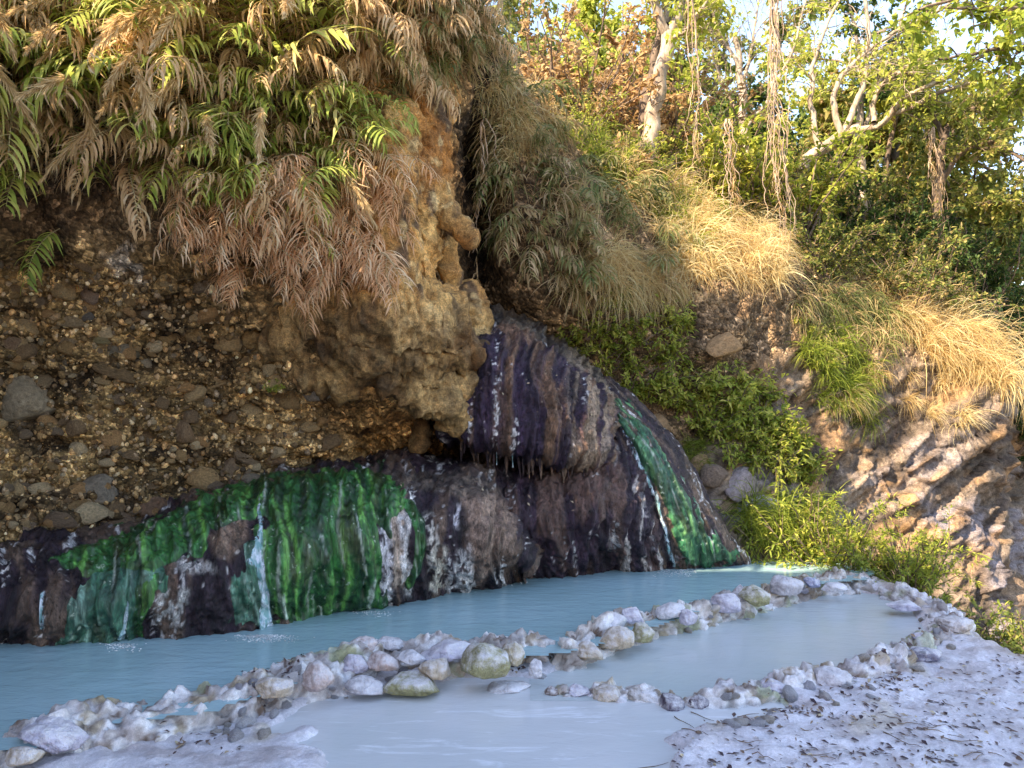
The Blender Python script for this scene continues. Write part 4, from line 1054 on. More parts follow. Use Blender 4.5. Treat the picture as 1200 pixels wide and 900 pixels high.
def reed(seed, L, e0, e1, leafL, leafW, n, droop, mat, vlo, vhi, plume=False, curl=0.0):
    """meshes of a reed: cane, leaves in two ranks, and a plume when it carries one"""
    r = random.Random(seed)
    st = arc(L, e0, e1, 14, 0.15, seed, 1.3)
    ca = Acc(); ca.tube(st, np.linspace(0.0065, 0.002, len(st)), 5)
    lf = Acc()
    for i in range(n):
        s = 0.16 + 0.84 * (i + r.random() * .5) / n
        x = s * (len(st) - 1); k = min(int(x), len(st) - 2)
        p = st[k] + (st[k + 1] - st[k]) * (x - k); t = unit(st[k + 1] - st[k])
        side = np.array([0, 1.0 if i % 2 else -1.0, 0]); nrm = unit(np.cross(t, side))
        d = unit(t * r.uniform(.45, .85) + side * r.uniform(.6, .95) + np.array([r.gauss(0, .12), r.gauss(0, .12), r.gauss(.12, .14)]))
        l = leafL * r.uniform(.65, 1.15) * (1 - 0.45 * max(0, s - .6) / .4)
        seg = 6; pts = [p]; dd = d
        cu = curl * r.uniform(.3, 1.4)
        for q in range(seg):
            pts.append(pts[-1] + dd * l / seg)
            dd = unit(dd + np.array([r.gauss(0, .05) - cu * t[0] * .5, r.gauss(0, .05) - side[1] * cu * .5, -(droop + cu) / seg * r.uniform(1.2, 2.0)]))
        pts = np.array(pts)
        sd = np.cross(pts[1:] - pts[:-1], np.array([.25, 0, 1.0]) if abs(d[2]) < .9 else np.array([1.0, 0, 0]))
        sd = np.concatenate([sd, sd[-1:]]) + 1e-6
        tt = np.linspace(0, 1, seg + 1)
        lf.ribbon(pts, leafW * (0.45 + 0.55 * np.sin(np.pi * np.clip(tt * .75 + .22, 0, 1))) * (1 - tt ** 3 * .95), sd, r.uniform(vlo, vhi))
    out = [('cane', ca.mesh('cane', M_cane, True)), ('foliage', lf.mesh('foliage', mat))]
    if plume:
        pl = Acc(); tip = st[-1]; t0 = unit(st[-1] - st[-2]); PL = r.uniform(.34, .5)
        for i in range(330):
            s = r.random()
            p = tip + t0 * PL * s + np.array([0, 0, -0.5 * PL * s * s])
            d = unit((t0 - np.array([0, 0, s])) * 1.1 + np.array([r.gauss(0, .42), r.gauss(0, .42), r.gauss(-.15, .35)]))
            l = (0.115 * math.sin(math.pi * min(1, s * .82 + .14)) + .015) * r.uniform(.6, 1.3)
            pts = np.array([p, p + d * l * .55 + [0, 0, -.004], p + d * l + [0, 0, -.025 * r.random()]])
            pl.ribbon(pts, np.array([.0012, .0034, .0010]), np.cross(d, [r.gauss(0, 1), r.gauss(0, 1), r.gauss(0, 1)])[None].repeat(3, 0), r.uniform(.1, 1))
        out.append(('plume', pl.mesh('plume', M_plume)))
    return out
def tussock(seed, n, L, w, mat, vlo, vhi, spread=95, lift=(5, 80), droop=1.5):
    r = random.Random(seed); a = Acc()
    for i in range(n):
        az = R(r.gauss(0, spread * .5)); el = R(r.uniform(*lift))
        p = np.array([r.gauss(0, .05), r.gauss(0, .09), r.gauss(0, .06)])
        d = np.array([math.cos(az) * math.cos(el), math.sin(az) * math.cos(el), math.sin(el)])
        blade(a, p, d, L * r.uniform(.5, 1.15), w * r.uniform(.6, 1.3), droop * r.uniform(.7, 1.5), r, r.uniform(vlo, vhi), 6)
    return [('foliage', a.mesh('foliage', mat))]
def shrub(seed, h, wd, stems, leaves, lL, lW, mat, vlo=0, vhi=1, bark=None, upright=0.5):
    r = random.Random(seed); b = Acc(); a = Acc(); tips = []
    for i in range(stems):
        az = r.uniform(0, 6.283); sp = r.uniform(.15, 1)
        d = unit(np.array([math.cos(az) * sp * wd, math.sin(az) * sp * wd, h * r.uniform(.5, 1) * (1.1 - .4 * sp)]))
        L = h * r.uniform(.55, 1.05); p = np.array([r.gauss(0, .04), r.gauss(0, .04), -.08]); pts = [p]
        for q in range(7):
            d = unit(d + np.array([r.gauss(0, .16), r.gauss(0, .16), .06 * upright - .05 * q * (1 - upright) * sp])); p = p + d * L / 7; pts.append(p)
        pts = np.array(pts); b.tube(pts, np.linspace(.011, .003, 8) * (h ** .5), 5); tips.append(pts)
        for q in range(3):
            k = r.randint(2, 6); d2 = unit(pts[min(k + 1, 7)] - pts[k] + np.array([r.gauss(0, .1), r.gauss(0, .1), r.gauss(0, .06)]) * 1.2)
            l2 = L * r.uniform(.2, .45); q2 = np.array([pts[k] + d2 * l2 * s + np.array([0, 0, -.05 * s * s]) for s in np.linspace(0, 1, 4)])
            b.tube(q2, np.linspace(.004, .0015, 4) * (h ** .5), 4); tips.append(q2)
    for i in range(leaves):
        c = tips[r.randrange(len(tips))]; s = r.uniform(.2, 1) ** .8 * (len(c) - 1); k = min(int(s), len(c) - 2)
        p = c[k] + (c[k + 1] - c[k]) * (s - k) + np.array([r.gauss(0, .012), r.gauss(0, .012), r.gauss(0, .012)])
        d = unit(unit(c[k + 1] - c[k]) * .5 + np.array([r.gauss(0, .7), r.gauss(0, .7), r.gauss(.05, .5)]))
        up = unit(np.array([r.gauss(0, .4), r.gauss(0, .4), 1.0]) - d * d[2])
        a.leaf(p, d, up, lL * r.uniform(.6, 1.3), lW * r.uniform(.7, 1.2), r.uniform(vlo, vhi))
    return [('stem', b.mesh('stem', bark or M_barkd, True)), ('foliage', a.mesh('foliage', mat))]

SRC = {}
def plant(kind, name, meshes, M, label, cat, group):
    """A plant as a thing; meshes are shared by every copy of the same build."""
    if len(meshes) == 1:
        o = bpy.data.objects.new(name, meshes[0][1]); COL.objects.link(o)
    else:
        o = empty(name, (0, 0, 0))
        last = None
        for pn, me in meshes:
            c = obj(pn, me, last if pn == 'plume' else o)      # the plume grows on the cane
            if pn == 'cane': last = c
    o.matrix_world = M
    return tag(o, label, cat, group)
def pose(loc, out_dir, scale, tilt=0.0, roll=0.0):
    az = math.atan2(out_dir[1], out_dir[0])
    return Matrix.Translation(loc) @ Matrix.Rotation(az, 4, 'Z') @ Matrix.Rotation(tilt, 4, 'Y') @ Matrix.Rotation(roll, 4, 'X') @ Matrix.Diagonal((scale[0], scale[1], scale[2], 1) if hasattr(scale, '__len__') else (scale, scale, scale, 1))
def spots(poly, n, mind, seed, tries=40):
    """n points inside a photo outline, kept apart, on the cliff; with the outward side of the cliff there."""
    r = random.Random(seed); poly = np.array(poly, float); x0, y0 = poly.min(0); x1, y1 = poly.max(0)
    got = []; out = []
    for t in range(n * tries):
        if len(out) >= n: break
        x = r.uniform(x0, x1); y = r.uniform(y0, y1)
        if not in_poly(np.array([x]), np.array([y]), poly)[0]: continue
        if any((x - a) ** 2 + (y - b) ** 2 < mind * mind for a, b in got): continue
        h = hit(x, y)
        if h is None: continue
        got.append((x, y)); out.append((x, y, h[0], h[1], r))
    return out
def outdir(nr, r, jit=35):
    """Outward heading of the cliff, mostly its general lie (towards the viewer), shaken a little."""
    v = Vector((nr.x * .6, nr.y * .6 - .55, 0))
    if v.length < 1e-3: v = Vector((0, -1, 0))
    v.normalize(); v.rotate(Matrix.Rotation(R(r.gauss(0, jit)), 3, 'Z'))
    return v
def scatter(name, builds, poly, n, mind, seed, label, cat, group, smin=.75, smax=1.2, jit=35, tilt=(-.2, .35), sink=.06, lift=0):
    for i, (x, y, loc, nr, r) in enumerate(spots(poly, n, mind, seed)):
        od = outdir(nr, r, jit)
        b = builds[r.randrange(len(builds))]
        l = Vector(loc) - od * sink; l.z += lift
        plant(name, name, b, pose(l, od, r.uniform(smin, smax), r.uniform(*tilt), r.gauss(0, .25)), label, cat, group)

# ---- reeds of the upper left
GR = [reed(100 + i, L, e0, e1, ll * 1.15, .0135, n, dr, M_green, .15, .85, False, .15) for i, (L, e0, e1, ll, n, dr) in enumerate([
    (1.05, 35, -60, .30, 46, .8), (0.9, 20, -75, .27, 40, .9), (1.2, 45, -50, .33, 50, .7), (.8, 0, -80, .26, 36, .8)])]
DR = [reed(200 + i, L, e0, e1, ll * 1.2, .0095, int(n * .75), dr * .8, M_dry, .3, 1.0, False, cu * .6) for i, (L, e0, e1, ll, n, dr, cu) in enumerate([
    (.95, 25, -70, .26, 56, 1.6, .5), (.8, 0, -85, .24, 52, 1.9, .9), (1.1, 35, -65, .28, 60, 1.7, .6), (.85, 10, -80, .22, 54, 2.0, 1.5)])]
PK = [reed(300 + i, L, e0, e1, ll, .0062, n, dr, M_pink, .3, 1.0, False, cu) for i, (L, e0, e1, ll, n, dr, cu) in enumerate([
    (.7, 10, -85, .24, 34, 1.1, .1), (.85, 25, -80, .26, 40, 1.0, .2), (.6, -10, -88, .24, 32, 1.3, .1), (.5, 30, -60, .22, 26, 1.2, .4)])]
PR = [reed(400 + i, L, e0, e1, ll, .0085, n, dr, M_green if i % 2 else M_dry, .25, .9, True, .3) for i, (L, e0, e1, ll, n, dr) in enumerate([
    (.95, 40, -45, .25, 20, 1.2), (.85, 25, -55, .24, 18, 1.2), (1.1, 50, -35, .26, 22, 1.1), (.8, 15, -60, .22, 16, 1.3)])]
GRL = [reed(520 + i, L, e0, e1, ll * 1.1, .017, n, dr, M_green, .35, .95, False, .05) for i, (L, e0, e1, ll, n, dr) in enumerate([(1.1, 30, -70, .38, 30, .7), (1.0, 10, -80, .36, 28, .8), (1.2, 45, -60, .40, 32, .6)])]
BENT = [reed(500, 1.25, 35, -20, .26, .010, 44, 1.9, M_pink, .6, 1.0, False, .7)]

UL = [(-160, -150), (560, -150), (500, 40), (430, 90), (420, 160), (390, 250), (330, 300), (250, 250), (170, 215), (130, 190), (40, 190), (-160, 190)]
TOPR = [(380, -130), (640, -130), (640, 0), (590, 60), (520, 55), (440, 110), (390, 110)]
scatter('dry_reed', DR, UL, 150, 13, 1, 'drooping dry tan reed on the overgrown upper left cliff', 'reed', 'dry reeds on the upper left cliff', .6, 1.1, 40)
scatter('green_reed', GR, [(-160, -150), (460, -150), (430, 60), (380, 190), (300, 230), (200, 200), (140, 160), (30, 170), (-160, 180)], 95, 18, 2, 'green reed with two ranks of narrow leaves on the upper left cliff', 'reed', 'green reeds on the upper left cliff', .6, 1.1, 45)
scatter('plumed_reed', PR, [(-140, -120), (420, -120), (380, 60), (330, 190), (240, 200), (170, 170), (-140, 180)], 85, 18, 3, 'reed carrying a fluffy beige plume on the upper left cliff', 'reed', 'plumed reeds on the upper left cliff', .7, 1.1, 45, (-.5, .1))
scatter('rosy_reed', PK, [(240, 240), (330, 200), (400, 170), (460, 180), (465, 290), (440, 320), (400, 340), (340, 335), (280, 310)], 120, 9, 4, 'withered rosy reed hanging in the fringe beside the tufa rib', 'reed', 'withered rosy reeds beside the tufa rib', .6, 1.0, 35, (-.1, .4))
scatter('dry_reed', DR, [(380, -130), (640, -130), (630, 20), (560, 90), (500, 60), (430, 110)], 40, 15, 5, 'dry reed arching over the top of the tufa rib and the hollow', 'reed', 'dry reeds over the hollow', .55, .95, 40)
scatter('green_reed', GRL, [(-60, -60), (420, -60), (400, 100), (330, 190), (210, 200), (130, 150), (-40, 160)], 60, 30, 6, 'large yellow green reed frond standing out from the dry reeds', 'reed', 'large green reeds among the dry ones', .7, 1.1, 40, (-.3, .2), .02)
for (x, y, lab, s, tl) in [(330, 190, 'long bleached curly reed frond arching towards the tufa rib', 1.0, -.25), (40, 215, 'lone yellow green reed dangling before the dark gap', .9, .2)]:
    h = hit(x, y)
    plant('b', 'curly_reed' if x > 100 else 'green_reed', BENT[0] if x > 100 else GR[1], pose(h[0], Vector((-.6, -.8, 0)) if x > 100 else Vector((.2, -1, 0)), s, tl, 0), lab, 'reed', None)
h = hit(70, 268)
plant('b', 'green_reed', GR[3], pose(h[0], Vector((-.1, -1, 0)), .75, .5, 0), 'thin green reed hanging alone down the brown conglomerate', 'reed', None)

scatter('dry_reed', DR, [(430, -40), (560, -40), (560, 60), (520, 110), (450, 120), (425, 60)], 40, 13, 7, 'pale dry reed hanging over the top of the orange tufa rib', 'reed', 'pale reeds over the tufa rib', .55, .85, 45)
scatter('green_reed', GR, [(240, 120), (400, 110), (440, 170), (400, 260), (300, 280), (220, 230)], 36, 20, 8, 'green reed tangled among the rosy withered reeds', 'reed', 'green reeds among the rosy ones', .5, .85, 55)
scatter('rosy_reed', PK, [(200, 200), (300, 180), (330, 260), (300, 330), (240, 310)], 36, 13, 9, 'withered rosy reed drooping over the bare conglomerate', 'reed', 'withered rosy reeds over the conglomerate', .55, .85, 45, (-.1, .5))

# ---- grass of the slopes
TO = [tussock(600 + i, 120, L, .0062, M_olive, lo, hi, 120, (-20, 70), 1.9) for i, (L, lo, hi) in enumerate([(.52, .1, .75), (.62, .1, .9), (.45, .3, 1.0), (.55, .4, 1.0)])]
OR_ = [reed(580 + i, L, e0, e1, ll * 1.15, .0125, int(n * .85), dr, M_olive, lo, hi, False, .2) for i, (L, e0, e1, ll, n, dr, lo, hi) in enumerate([(.75, 20, -75, .25, 30, 1.0, .1, .8), (.6, 0, -85, .22, 26, 1.2, .35, 1.0), (.85, 30, -70, .26, 34, .9, .05, .7), (.65, -10, -85, .23, 28, 1.3, .5, 1.0)])]
TS = [tussock(620 + i, 190, L, .0045, M_straw, .2, 1.0, 110, (0, 80), 1.8) for i, L in enumerate([.7, .85, .6])]
TG = [tussock(640 + i, 170, L, .005, M_lime, .05, .7, 150, (25, 85), 1.5) for i, L in enumerate([.55, .7])]
TY = [tussock(660 + i, 170, L, .005, M_straw, .45, 1.0, 150, (20, 85), 1.5) for i, L in enumerate([.6, .75])]
scatter('olive_tussock', TO, [(400, -100), (640, -100), (640, 30), (600, 110), (560, 90), (500, 90), (450, 90)], 20, 22, 11, 'olive and tan grass clump hanging over the head of the hollow', 'grass clump', 'grass clumps over the hollow', .6, 1.0)
scatter('olive_tussock', TO, [(565, 130), (640, 110), (700, 190), (780, 270), (790, 340), (740, 350), (690, 350), (620, 330), (575, 270)], 16, 34, 12, 'shaded olive grass clump hanging down the slope right of the hollow', 'grass clump', 'shaded grass clumps right of the hollow', .6, 1.05)
scatter('dry_tussock', TS, [(560, 100), (620, 90), (640, 140), (600, 220), (565, 200)], 12, 16, 13, 'dry tan grass clump at the edge of the dark hollow', 'grass clump', 'dry grass clumps at the hollow edge', .55, .95)
scatter('sunny_tussock', TY + TG, [(640, 110), (700, 130), (760, 190), (830, 235), (850, 300), (800, 310), (760, 260), (700, 200)], 60, 12, 14, 'sunlit yellow green grass clump on the slope below the leaning trunk', 'grass clump', 'sunlit grass clumps below the leaning trunk', .6, 1.0)
scatter('straw_tussock', TS + TY, [(780, 260), (845, 250), (900, 265), (925, 310), (905, 330), (850, 330), (800, 320)], 26, 15, 15, 'bright straw coloured grass clump hanging over the orange earth', 'grass clump', 'straw coloured clumps over the orange earth', .6, 1.05, 65)
scatter('straw_tussock', TS, [(1020, 330), (1090, 350), (1165, 400), (1180, 450), (1120, 430), (1060, 390)], 44, 9, 16, 'rusty straw grass clump hanging off the brow of the rock face', 'grass clump', 'straw clumps on the brow of the rock face', .6, 1.0)
scatter('straw_tussock', TS, [(960, 420), (1060, 410), (1150, 455), (1140, 500), (1060, 480), (980, 470)], 8, 30, 24, 'thin dry grass tuft draping down the bare rock face', 'grass clump', 'dry tufts draping down the rock face', .4, .75)
scatter('olive_tussock', TO, [(930, 350), (1000, 330), (1060, 370), (1050, 410), (990, 400), (940, 400)], 26, 12, 17, 'olive grass clump draped on top of the rock face', 'grass clump', 'olive clumps on top of the rock face', .6, .95)
scatter('green_tussock', TG, [(930, 400), (985, 400), (1020, 440), (1010, 500), (960, 470)], 16, 12, 18, 'loose green grass clump trailing down the rock face', 'grass clump', 'green clumps trailing down the rock face', .6, .9)
scatter('green_tussock', TG, [(868, 605), (960, 600), (985, 640), (940, 655), (880, 645)], 22, 11, 19, 'lush green grass clump at the foot of the slope by the pool', 'grass clump', 'green grass clumps by the far end of the pool', .6, .95, 60, (-.3, .1))
scatter('green_tussock', TG, [(805, 520), (835, 520), (830, 550), (808, 548)], 4, 10, 20, 'small green grass tuft on the rocks above the cascade foot', 'grass clump', 'small grass tufts above the cascade', .4, .6)
scatter('dry_tussock', TS, [(700, 300), (800, 300), (800, 350), (720, 360)], 16, 14, 21, 'brown dry grass clump under the shaded olive grass', 'grass clump', 'brown dry clumps under the olive grass', .5, .8)

for (x, y, loc, nr, r) in spots([(565, 120), (640, 90), (700, 170), (790, 270), (790, 330), (740, 335), (690, 335), (620, 315), (575, 260)], 27, 34, 22):
    for q in range(6):
        od = outdir(nr, r, 50); b = OR_[(int(x) + (q > 3)) % 4]
        plant('leafy_cane', 'leafy_cane', b, pose(Vector(loc) - od * .06 + Vector((r.gauss(0, .07), 0, r.gauss(0, .05))), od, r.uniform(.55, 1.0), r.uniform(-.5, .3), r.gauss(0, .3)), 'olive leafed cane drooping over the slope right of the hollow', 'cane', 'leafy canes right of the hollow')
scatter('leafy_cane', OR_, [(400, -100), (640, -100), (635, 40), (595, 105), (560, 80), (500, 80), (450, 80)], 95, 12, 23, 'olive leafed cane hanging over the head of the hollow', 'cane', 'leafy canes over the hollow', .6, 1.0)

# ---- thatch of blades between the clumps
def thatch(name, polys, per, L, w, mat, vlo, vhi, seed, label):
    a = Acc(); r = random.Random(seed)
    for poly, n in zip(polys, per):
        for (x, y, loc, nr, _) in spots(poly, n, 0, seed + len(poly), 4):
            for q in range(7):
                od = outdir(nr, r, 60); el = R(r.uniform(-30, 60))
                d = np.array([od.x * math.cos(el), od.y * math.cos(el), math.sin(el)])
                p = np.array(loc) + np.array([r.gauss(0, .05), r.gauss(0, .03), r.gauss(0, .06)])
                blade(a, p, d, L * r.uniform(.5, 1.2), w * r.uniform(.6, 1.3), 2.0, r, r.uniform(vlo, vhi), 4)
    o = obj(name, a.mesh(name, mat))
    tag(o, label, 'grass', kind='stuff')
thatch('dead_grass', [[(-100, -120), (640, -120), (600, 100), (500, 60), (430, 110), (400, 260), (330, 310), (250, 270), (130, 210), (-100, 200)], [(570, 120), (660, 100), (860, 250), (860, 330), (760, 350), (600, 320)], [(1000, 320), (1180, 400), (1180, 440), (1050, 400)]], [800, 110, 90], .30, .004, M_dry, 0, .75, 31, 'dead tan grass matted between the reeds and clumps')
thatch('rough_grass', [[(-100, -120), (640, -120), (600, 100), (500, 60), (400, 230), (250, 250), (130, 190), (-100, 180)], [(570, 120), (660, 100), (780, 200), (860, 250), (900, 300), (760, 350), (600, 320)], [(860, 220), (1000, 280), (1180, 390), (1100, 400), (960, 380)]], [300, 30, 200], .30, .0045, M_olive, 0, .8, 37, 'rough olive grass growing between the clumps')

# ---- shrubs and herbs
SL = [shrub(700 + i, h_, w_, 12, 750, .055, .012, M_lime, .1, 1) for i, (h_, w_) in enumerate([(.8, .55), (1.0, .7), (.7, .7)])]
SD = [shrub(720 + i, h_, w_, 14, 1100, .08, .02, M_dark, 0, 1) for i, (h_, w_) in enumerate([(1.2, .9), (1.5, 1.0)])]
SM = [shrub(740 + i, h_, w_, 14, 1300, .075, .019, M_mixed, 0, 1) for i, (h_, w_) in enumerate([(1.3, .9), (1.7, 1.0), (1.1, 1.0)])]
SY = [shrub(760 + i, h_, w_, 14, 1300, .075, .019, M_lime, .3, 1) for i, (h_, w_) in enumerate([(1.3, .9), (1.7, 1.0)])]
SH = [shrub(780 + i, h_, w_, 9, 380, .07, .015, M_lime, .2, 1) for i, (h_, w_) in enumerate([(.5, .35), (.6, .4), (.42, .45)])]
SB = [shrub(800 + i, h_, w_, 14, 1400, .06, .016, M_dry, 0, .7) for i, (h_, w_) in enumerate([(1.4, .9), (1.7, 1.1)])]
def shrubs(name, builds, poly, n, mind, seed, label, group, smin, smax, tilt=(0, .5)):
    for (x, y, loc, nr, r) in spots(poly, n, mind, seed):
        od = outdir(nr, r, 40)
        plant(name, name, builds[r.randrange(len(builds))], pose(Vector(loc) - od * .03, od, r.uniform(smin, smax), r.uniform(*tilt), r.gauss(0, .2)), label, 'shrub' if 'shrub' in name else 'herb', group)
def standing(name, builds, pts, label, group, sc, cat='shrub', zz=None, seed=5):
    r = random.Random(seed)
    for (x, y) in pts:
        zg = ghit_z(x, y) if zz is None else zz
        plant(name, name, builds[r.randrange(len(builds))], pose(Vector((x, y, zg - .05)), Vector((math.cos(r.random() * 6), math.sin(r.random() * 6), 0)), r.uniform(*sc), r.gauss(0, .1), r.gauss(0, .1)), label, cat, group)
shrubs('leafy_herb', SH, [(700, 350), (770, 350), (805, 400), (800, 470), (740, 465), (705, 420)], 22, 14, 41, 'small leafy green herb on the bank beside the dome', 'green herbs beside the dome', .7, 1.1)
shrubs('leafy_herb', SH, [(800, 450), (880, 450), (930, 510), (935, 560), (860, 545), (815, 500)], 34, 13, 42, 'bushy green herb on the bank above the cascade foot', 'bushy herbs above the cascade foot', .8, 1.25)
shrubs('leafy_herb', SH, [(655, 385), (690, 380), (695, 420), (660, 420)], 4, 14, 43, 'dark leafed herb in the cranny right of the dome', 'herbs in the cranny right of the dome', .5, .8)
standing('yellow_shrub', SY, [(2.3 + .13 * i + rnd.gauss(0, .1), 10.4 + rnd.random() * 1.2) for i in range(16)], 'yellow green shrub in full sun behind the hanging vine', 'sunny shrubs behind the hanging vine', (1.1, 1.5), zz=4.1)
shrubs('yellow_shrub', SL, [(640, 110), (700, 120), (760, 180), (800, 220), (760, 240), (690, 190)], 18, 17, 45, 'light green sapling on the sunny ledge below the thicket', 'saplings on the sunny ledge', .6, 1.0, (-.2, .2))
standing('brown_shrub', SB, [(.25 + .17 * i + rnd.gauss(0, .1), 10.6 + rnd.random() * 1.4) for i in range(12)], 'brown leaved thicket shrub behind the leaning trunk', 'brown thicket behind the leaning trunk', (1.5, 1.95), zz=4.75)
standing('mixed_shrub', SM, [(.1 + .11 * i + rnd.gauss(0, .1), 9.9 + rnd.random() * .8) for i in range(8)], 'green and tan bush on the crest above the hollow', 'bushes on the crest above the hollow', (.8, 1.1), zz=4.9)
shrubs('dark_shrub', SD, [(930, 235), (1000, 255), (1090, 290), (1170, 350), (1160, 380), (1080, 330), (980, 300)], 30, 18, 48, 'dark green shrub in the shade along the ridge', 'dark shrubs along the ridge', .7, 1.1, (-.1, .3))
shrubs('mixed_shrub', SM, [(930, 250), (1010, 280), (1100, 330), (1130, 380), (1060, 370), (960, 330)], 22, 18, 49, 'green and rust coloured shrub on the ridge above the rock face', 'mixed shrubs above the rock face', .5, .9, (-.1, .4))
shrubs('dark_shrub', SD, [(1180, 380), (1260, 380), (1260, 560), (1190, 560)], 18, 18, 50, 'dark green bush past the end of the rock face', 'bushes past the rock face', .8, 1.2)
shrubs('leafy_herb', SH, [(935, 380), (990, 390), (1000, 430), (950, 430)], 6, 16, 51, 'light green herb on the upper rock face', 'herbs on the upper rock face', .6, .9)
# fern leaves in the cranny
FE = reed(820, .55, 60, -40, .10, .010, 40, .5, M_green, .05, .4)
for i, (x, y) in enumerate([(668, 395), (676, 400), (690, 405)]):
    hh = hit(x, y)
    if hh: plant('f', 'fern_frond', FE, pose(hh[0], Vector((math.sin(i * 2.1 - 1), -1, 0)), .8, -.1, 0), 'dark fern frond in the cranny behind the dome', 'fern', 'fern fronds behind the dome')
hh = hit(322, 455); plant('h', 'leafy_herb', SH[0], pose(hh[0], Vector((0, -1, 0)), .32, .6, 0), 'tiny bright green seedling on the ochre wall left of the overhang', 'herb', None)
hh = hit(505, 352)
plant('h', 'leafy_herb', SH[2], pose(Vector(W(507, 360, 6.55)), Vector((0, -1, 0)), .25, .5, 0), 'tiny green sprout on the tufa rib', 'herb', None)
# bushes at the far brink and below it (they stand on the low ground beyond the terrace)
r_ = random.Random(77)
SE = [shrub(840 + i, 1.0, .55, 16, 1500, .07, .009, M_lime, .15, .95, upright=.9) for i in range(3)]
standing('feathery_shrub', SE, [(2.95 + .14 * i + r_.gauss(0, .1), 8.15 - .10 * i + r_.gauss(0, .12)) for i in range(9)], 'feathery yellow green shrub beyond the far rim of the pool', 'feathery shrubs beyond the far rim', (.85, 1.15), zz=-.25)
standing('feathery_shrub', SE, [(3.75 + r_.gauss(0, .12), 7.25 - .17 * i + r_.gauss(0, .1)) for i in range(9)], 'feathery shrub growing below the right brink of the terrace', 'feathery shrubs below the right brink', (.8, 1.0), zz=-.95)
SG = [shrub(850 + i, .9, .8, 14, 1300, .06, .012, M_mixed, .1, .8) for i in range(2)]
standing('low_bush', SG, [(3.9 + r_.random() * 1.6, 5.0 + r_.random() * 2.6) for i in range(22)], 'low green bush on the lower ground below the terrace', 'low bushes below the terrace', (.9, 1.25), zz=-1.12)

standing('dark_shrub', SD, [(6.6 + .36 * i + r_.gauss(0, .15), 11.2 + r_.random() * 1.3) for i in range(10)], 'dark bush at the foot of the far bank beyond the rock face', 'bushes at the foot of the far bank', (.9, 1.4), zz=-1.3)

# ================================================================== TREES
def limb(pts, n=5): return catmull(np.array(pts, float), n)
def tree(name, label, trunk, limbs, leafmat, nleaf, lL, lW, bark, seed, rt, tw=26, lv=(0, 1), base=None, cat='tree', droop=.1, twl=.55):
    """trunk: points with radii rt; limbs: (points, r0, r1). Twigs fork off the limbs and carry the leaves."""
    r = random.Random(seed)
    root = np.array(trunk[0])
    th = empty(name, tuple(root)); tag(th, label, cat)
    a = Acc(); t_ = limb(trunk, 8) - root; a.tube(t_ + 0.02 * np.stack([np.sin(np.arange(len(t_)) * .9 + seed), np.cos(np.arange(len(t_)) * .7), 0 * np.arange(len(t_))], -1), np.interp(np.linspace(0, 1, len(t_)), np.linspace(0, 1, len(rt)), rt), 10)
    obj('trunk', a.mesh('trunk', bark, True), th)
    tips = []; tg = Acc()
    for pts, r0, r1 in limbs:
        q = limb(pts, 8) - root
        q = q + np.cumsum(np.array([[r.gauss(0, .012), r.gauss(0, .012), r.gauss(0, .012)] for _ in q]), 0)
        b = Acc(); b.tube(q, np.linspace(r0, r1, len(q)), 7); obj('branch', b.mesh('branch', bark, True), th)
        for i in range(tw):
            k = r.randint(len(q) // 4, len(q) - 2); d0 = unit(q[k + 1] - q[k])
            d = unit(d0 * .7 + np.array([r.gauss(0, .6), r.gauss(0, .6), r.gauss(.12, .5)]))
            L = twl * r.uniform(.4, 1.4); p = q[k]; c = [p]
            for s in range(6):
                d = unit(d + np.array([r.gauss(0, .2), r.gauss(0, .2), r.gauss(.02 - droop, .14)])); p = p + d * L / 6; c.append(p)
            c = np.array(c); rr = np.linspace(min(r0, .5 * r0 + .5 * r1) * .3, .0025, 7); tg.tube(c, rr, 4); tips.append(c)
            for e in range(3):
                k2 = r.randint(2, 5); d2 = unit(c[k2] - c[k2 - 1] + np.array([r.gauss(0, .6), r.gauss(0, .6), r.gauss(0, .4)])); l2 = L * r.uniform(.25, .6)
                c2 = np.array([c[k2] + d2 * l2 * s + np.array([0, 0, -.12 * l2 * s * s]) for s in np.linspace(0, 1, 5)])
                tg.tube(c2, np.linspace(rr[k2] * .6, .0018, 5), 3); tips.append(c2)
    if tips: obj('twigs', tg.mesh('twigs', bark, True), th)
    if nleaf:
        lf = Acc()
        clump = [r.random() for _ in tips]
        for i in range(nleaf):
            ti = r.randrange(len(tips))
            if clump[ti] < .25: continue
            c = tips[ti]; s = r.uniform(.35, 1) * (len(c) - 1); k = min(int(s), len(c) - 2)
            p = c[k] + (c[k + 1] - c[k]) * (s - k) + np.array([r.gauss(0, .03), r.gauss(0, .03), r.gauss(0, .03)])
            d = unit(np.array([r.gauss(0, .7), r.gauss(0, .7), r.gauss(-.25, .45)]))
            up = unit(np.array([r.gauss(0, .35), r.gauss(0, .35), 1.0]))
            lf.leaf(p, d, up, lL * r.uniform(.6, 1.3), lW * r.uniform(.7, 1.2), lv[0] + (lv[1] - lv[0]) * np.clip(clump[ti] * .5 + r.random() * .5, 0, 1))
        obj('crown', lf.mesh('crown', leafmat), th)
    return th
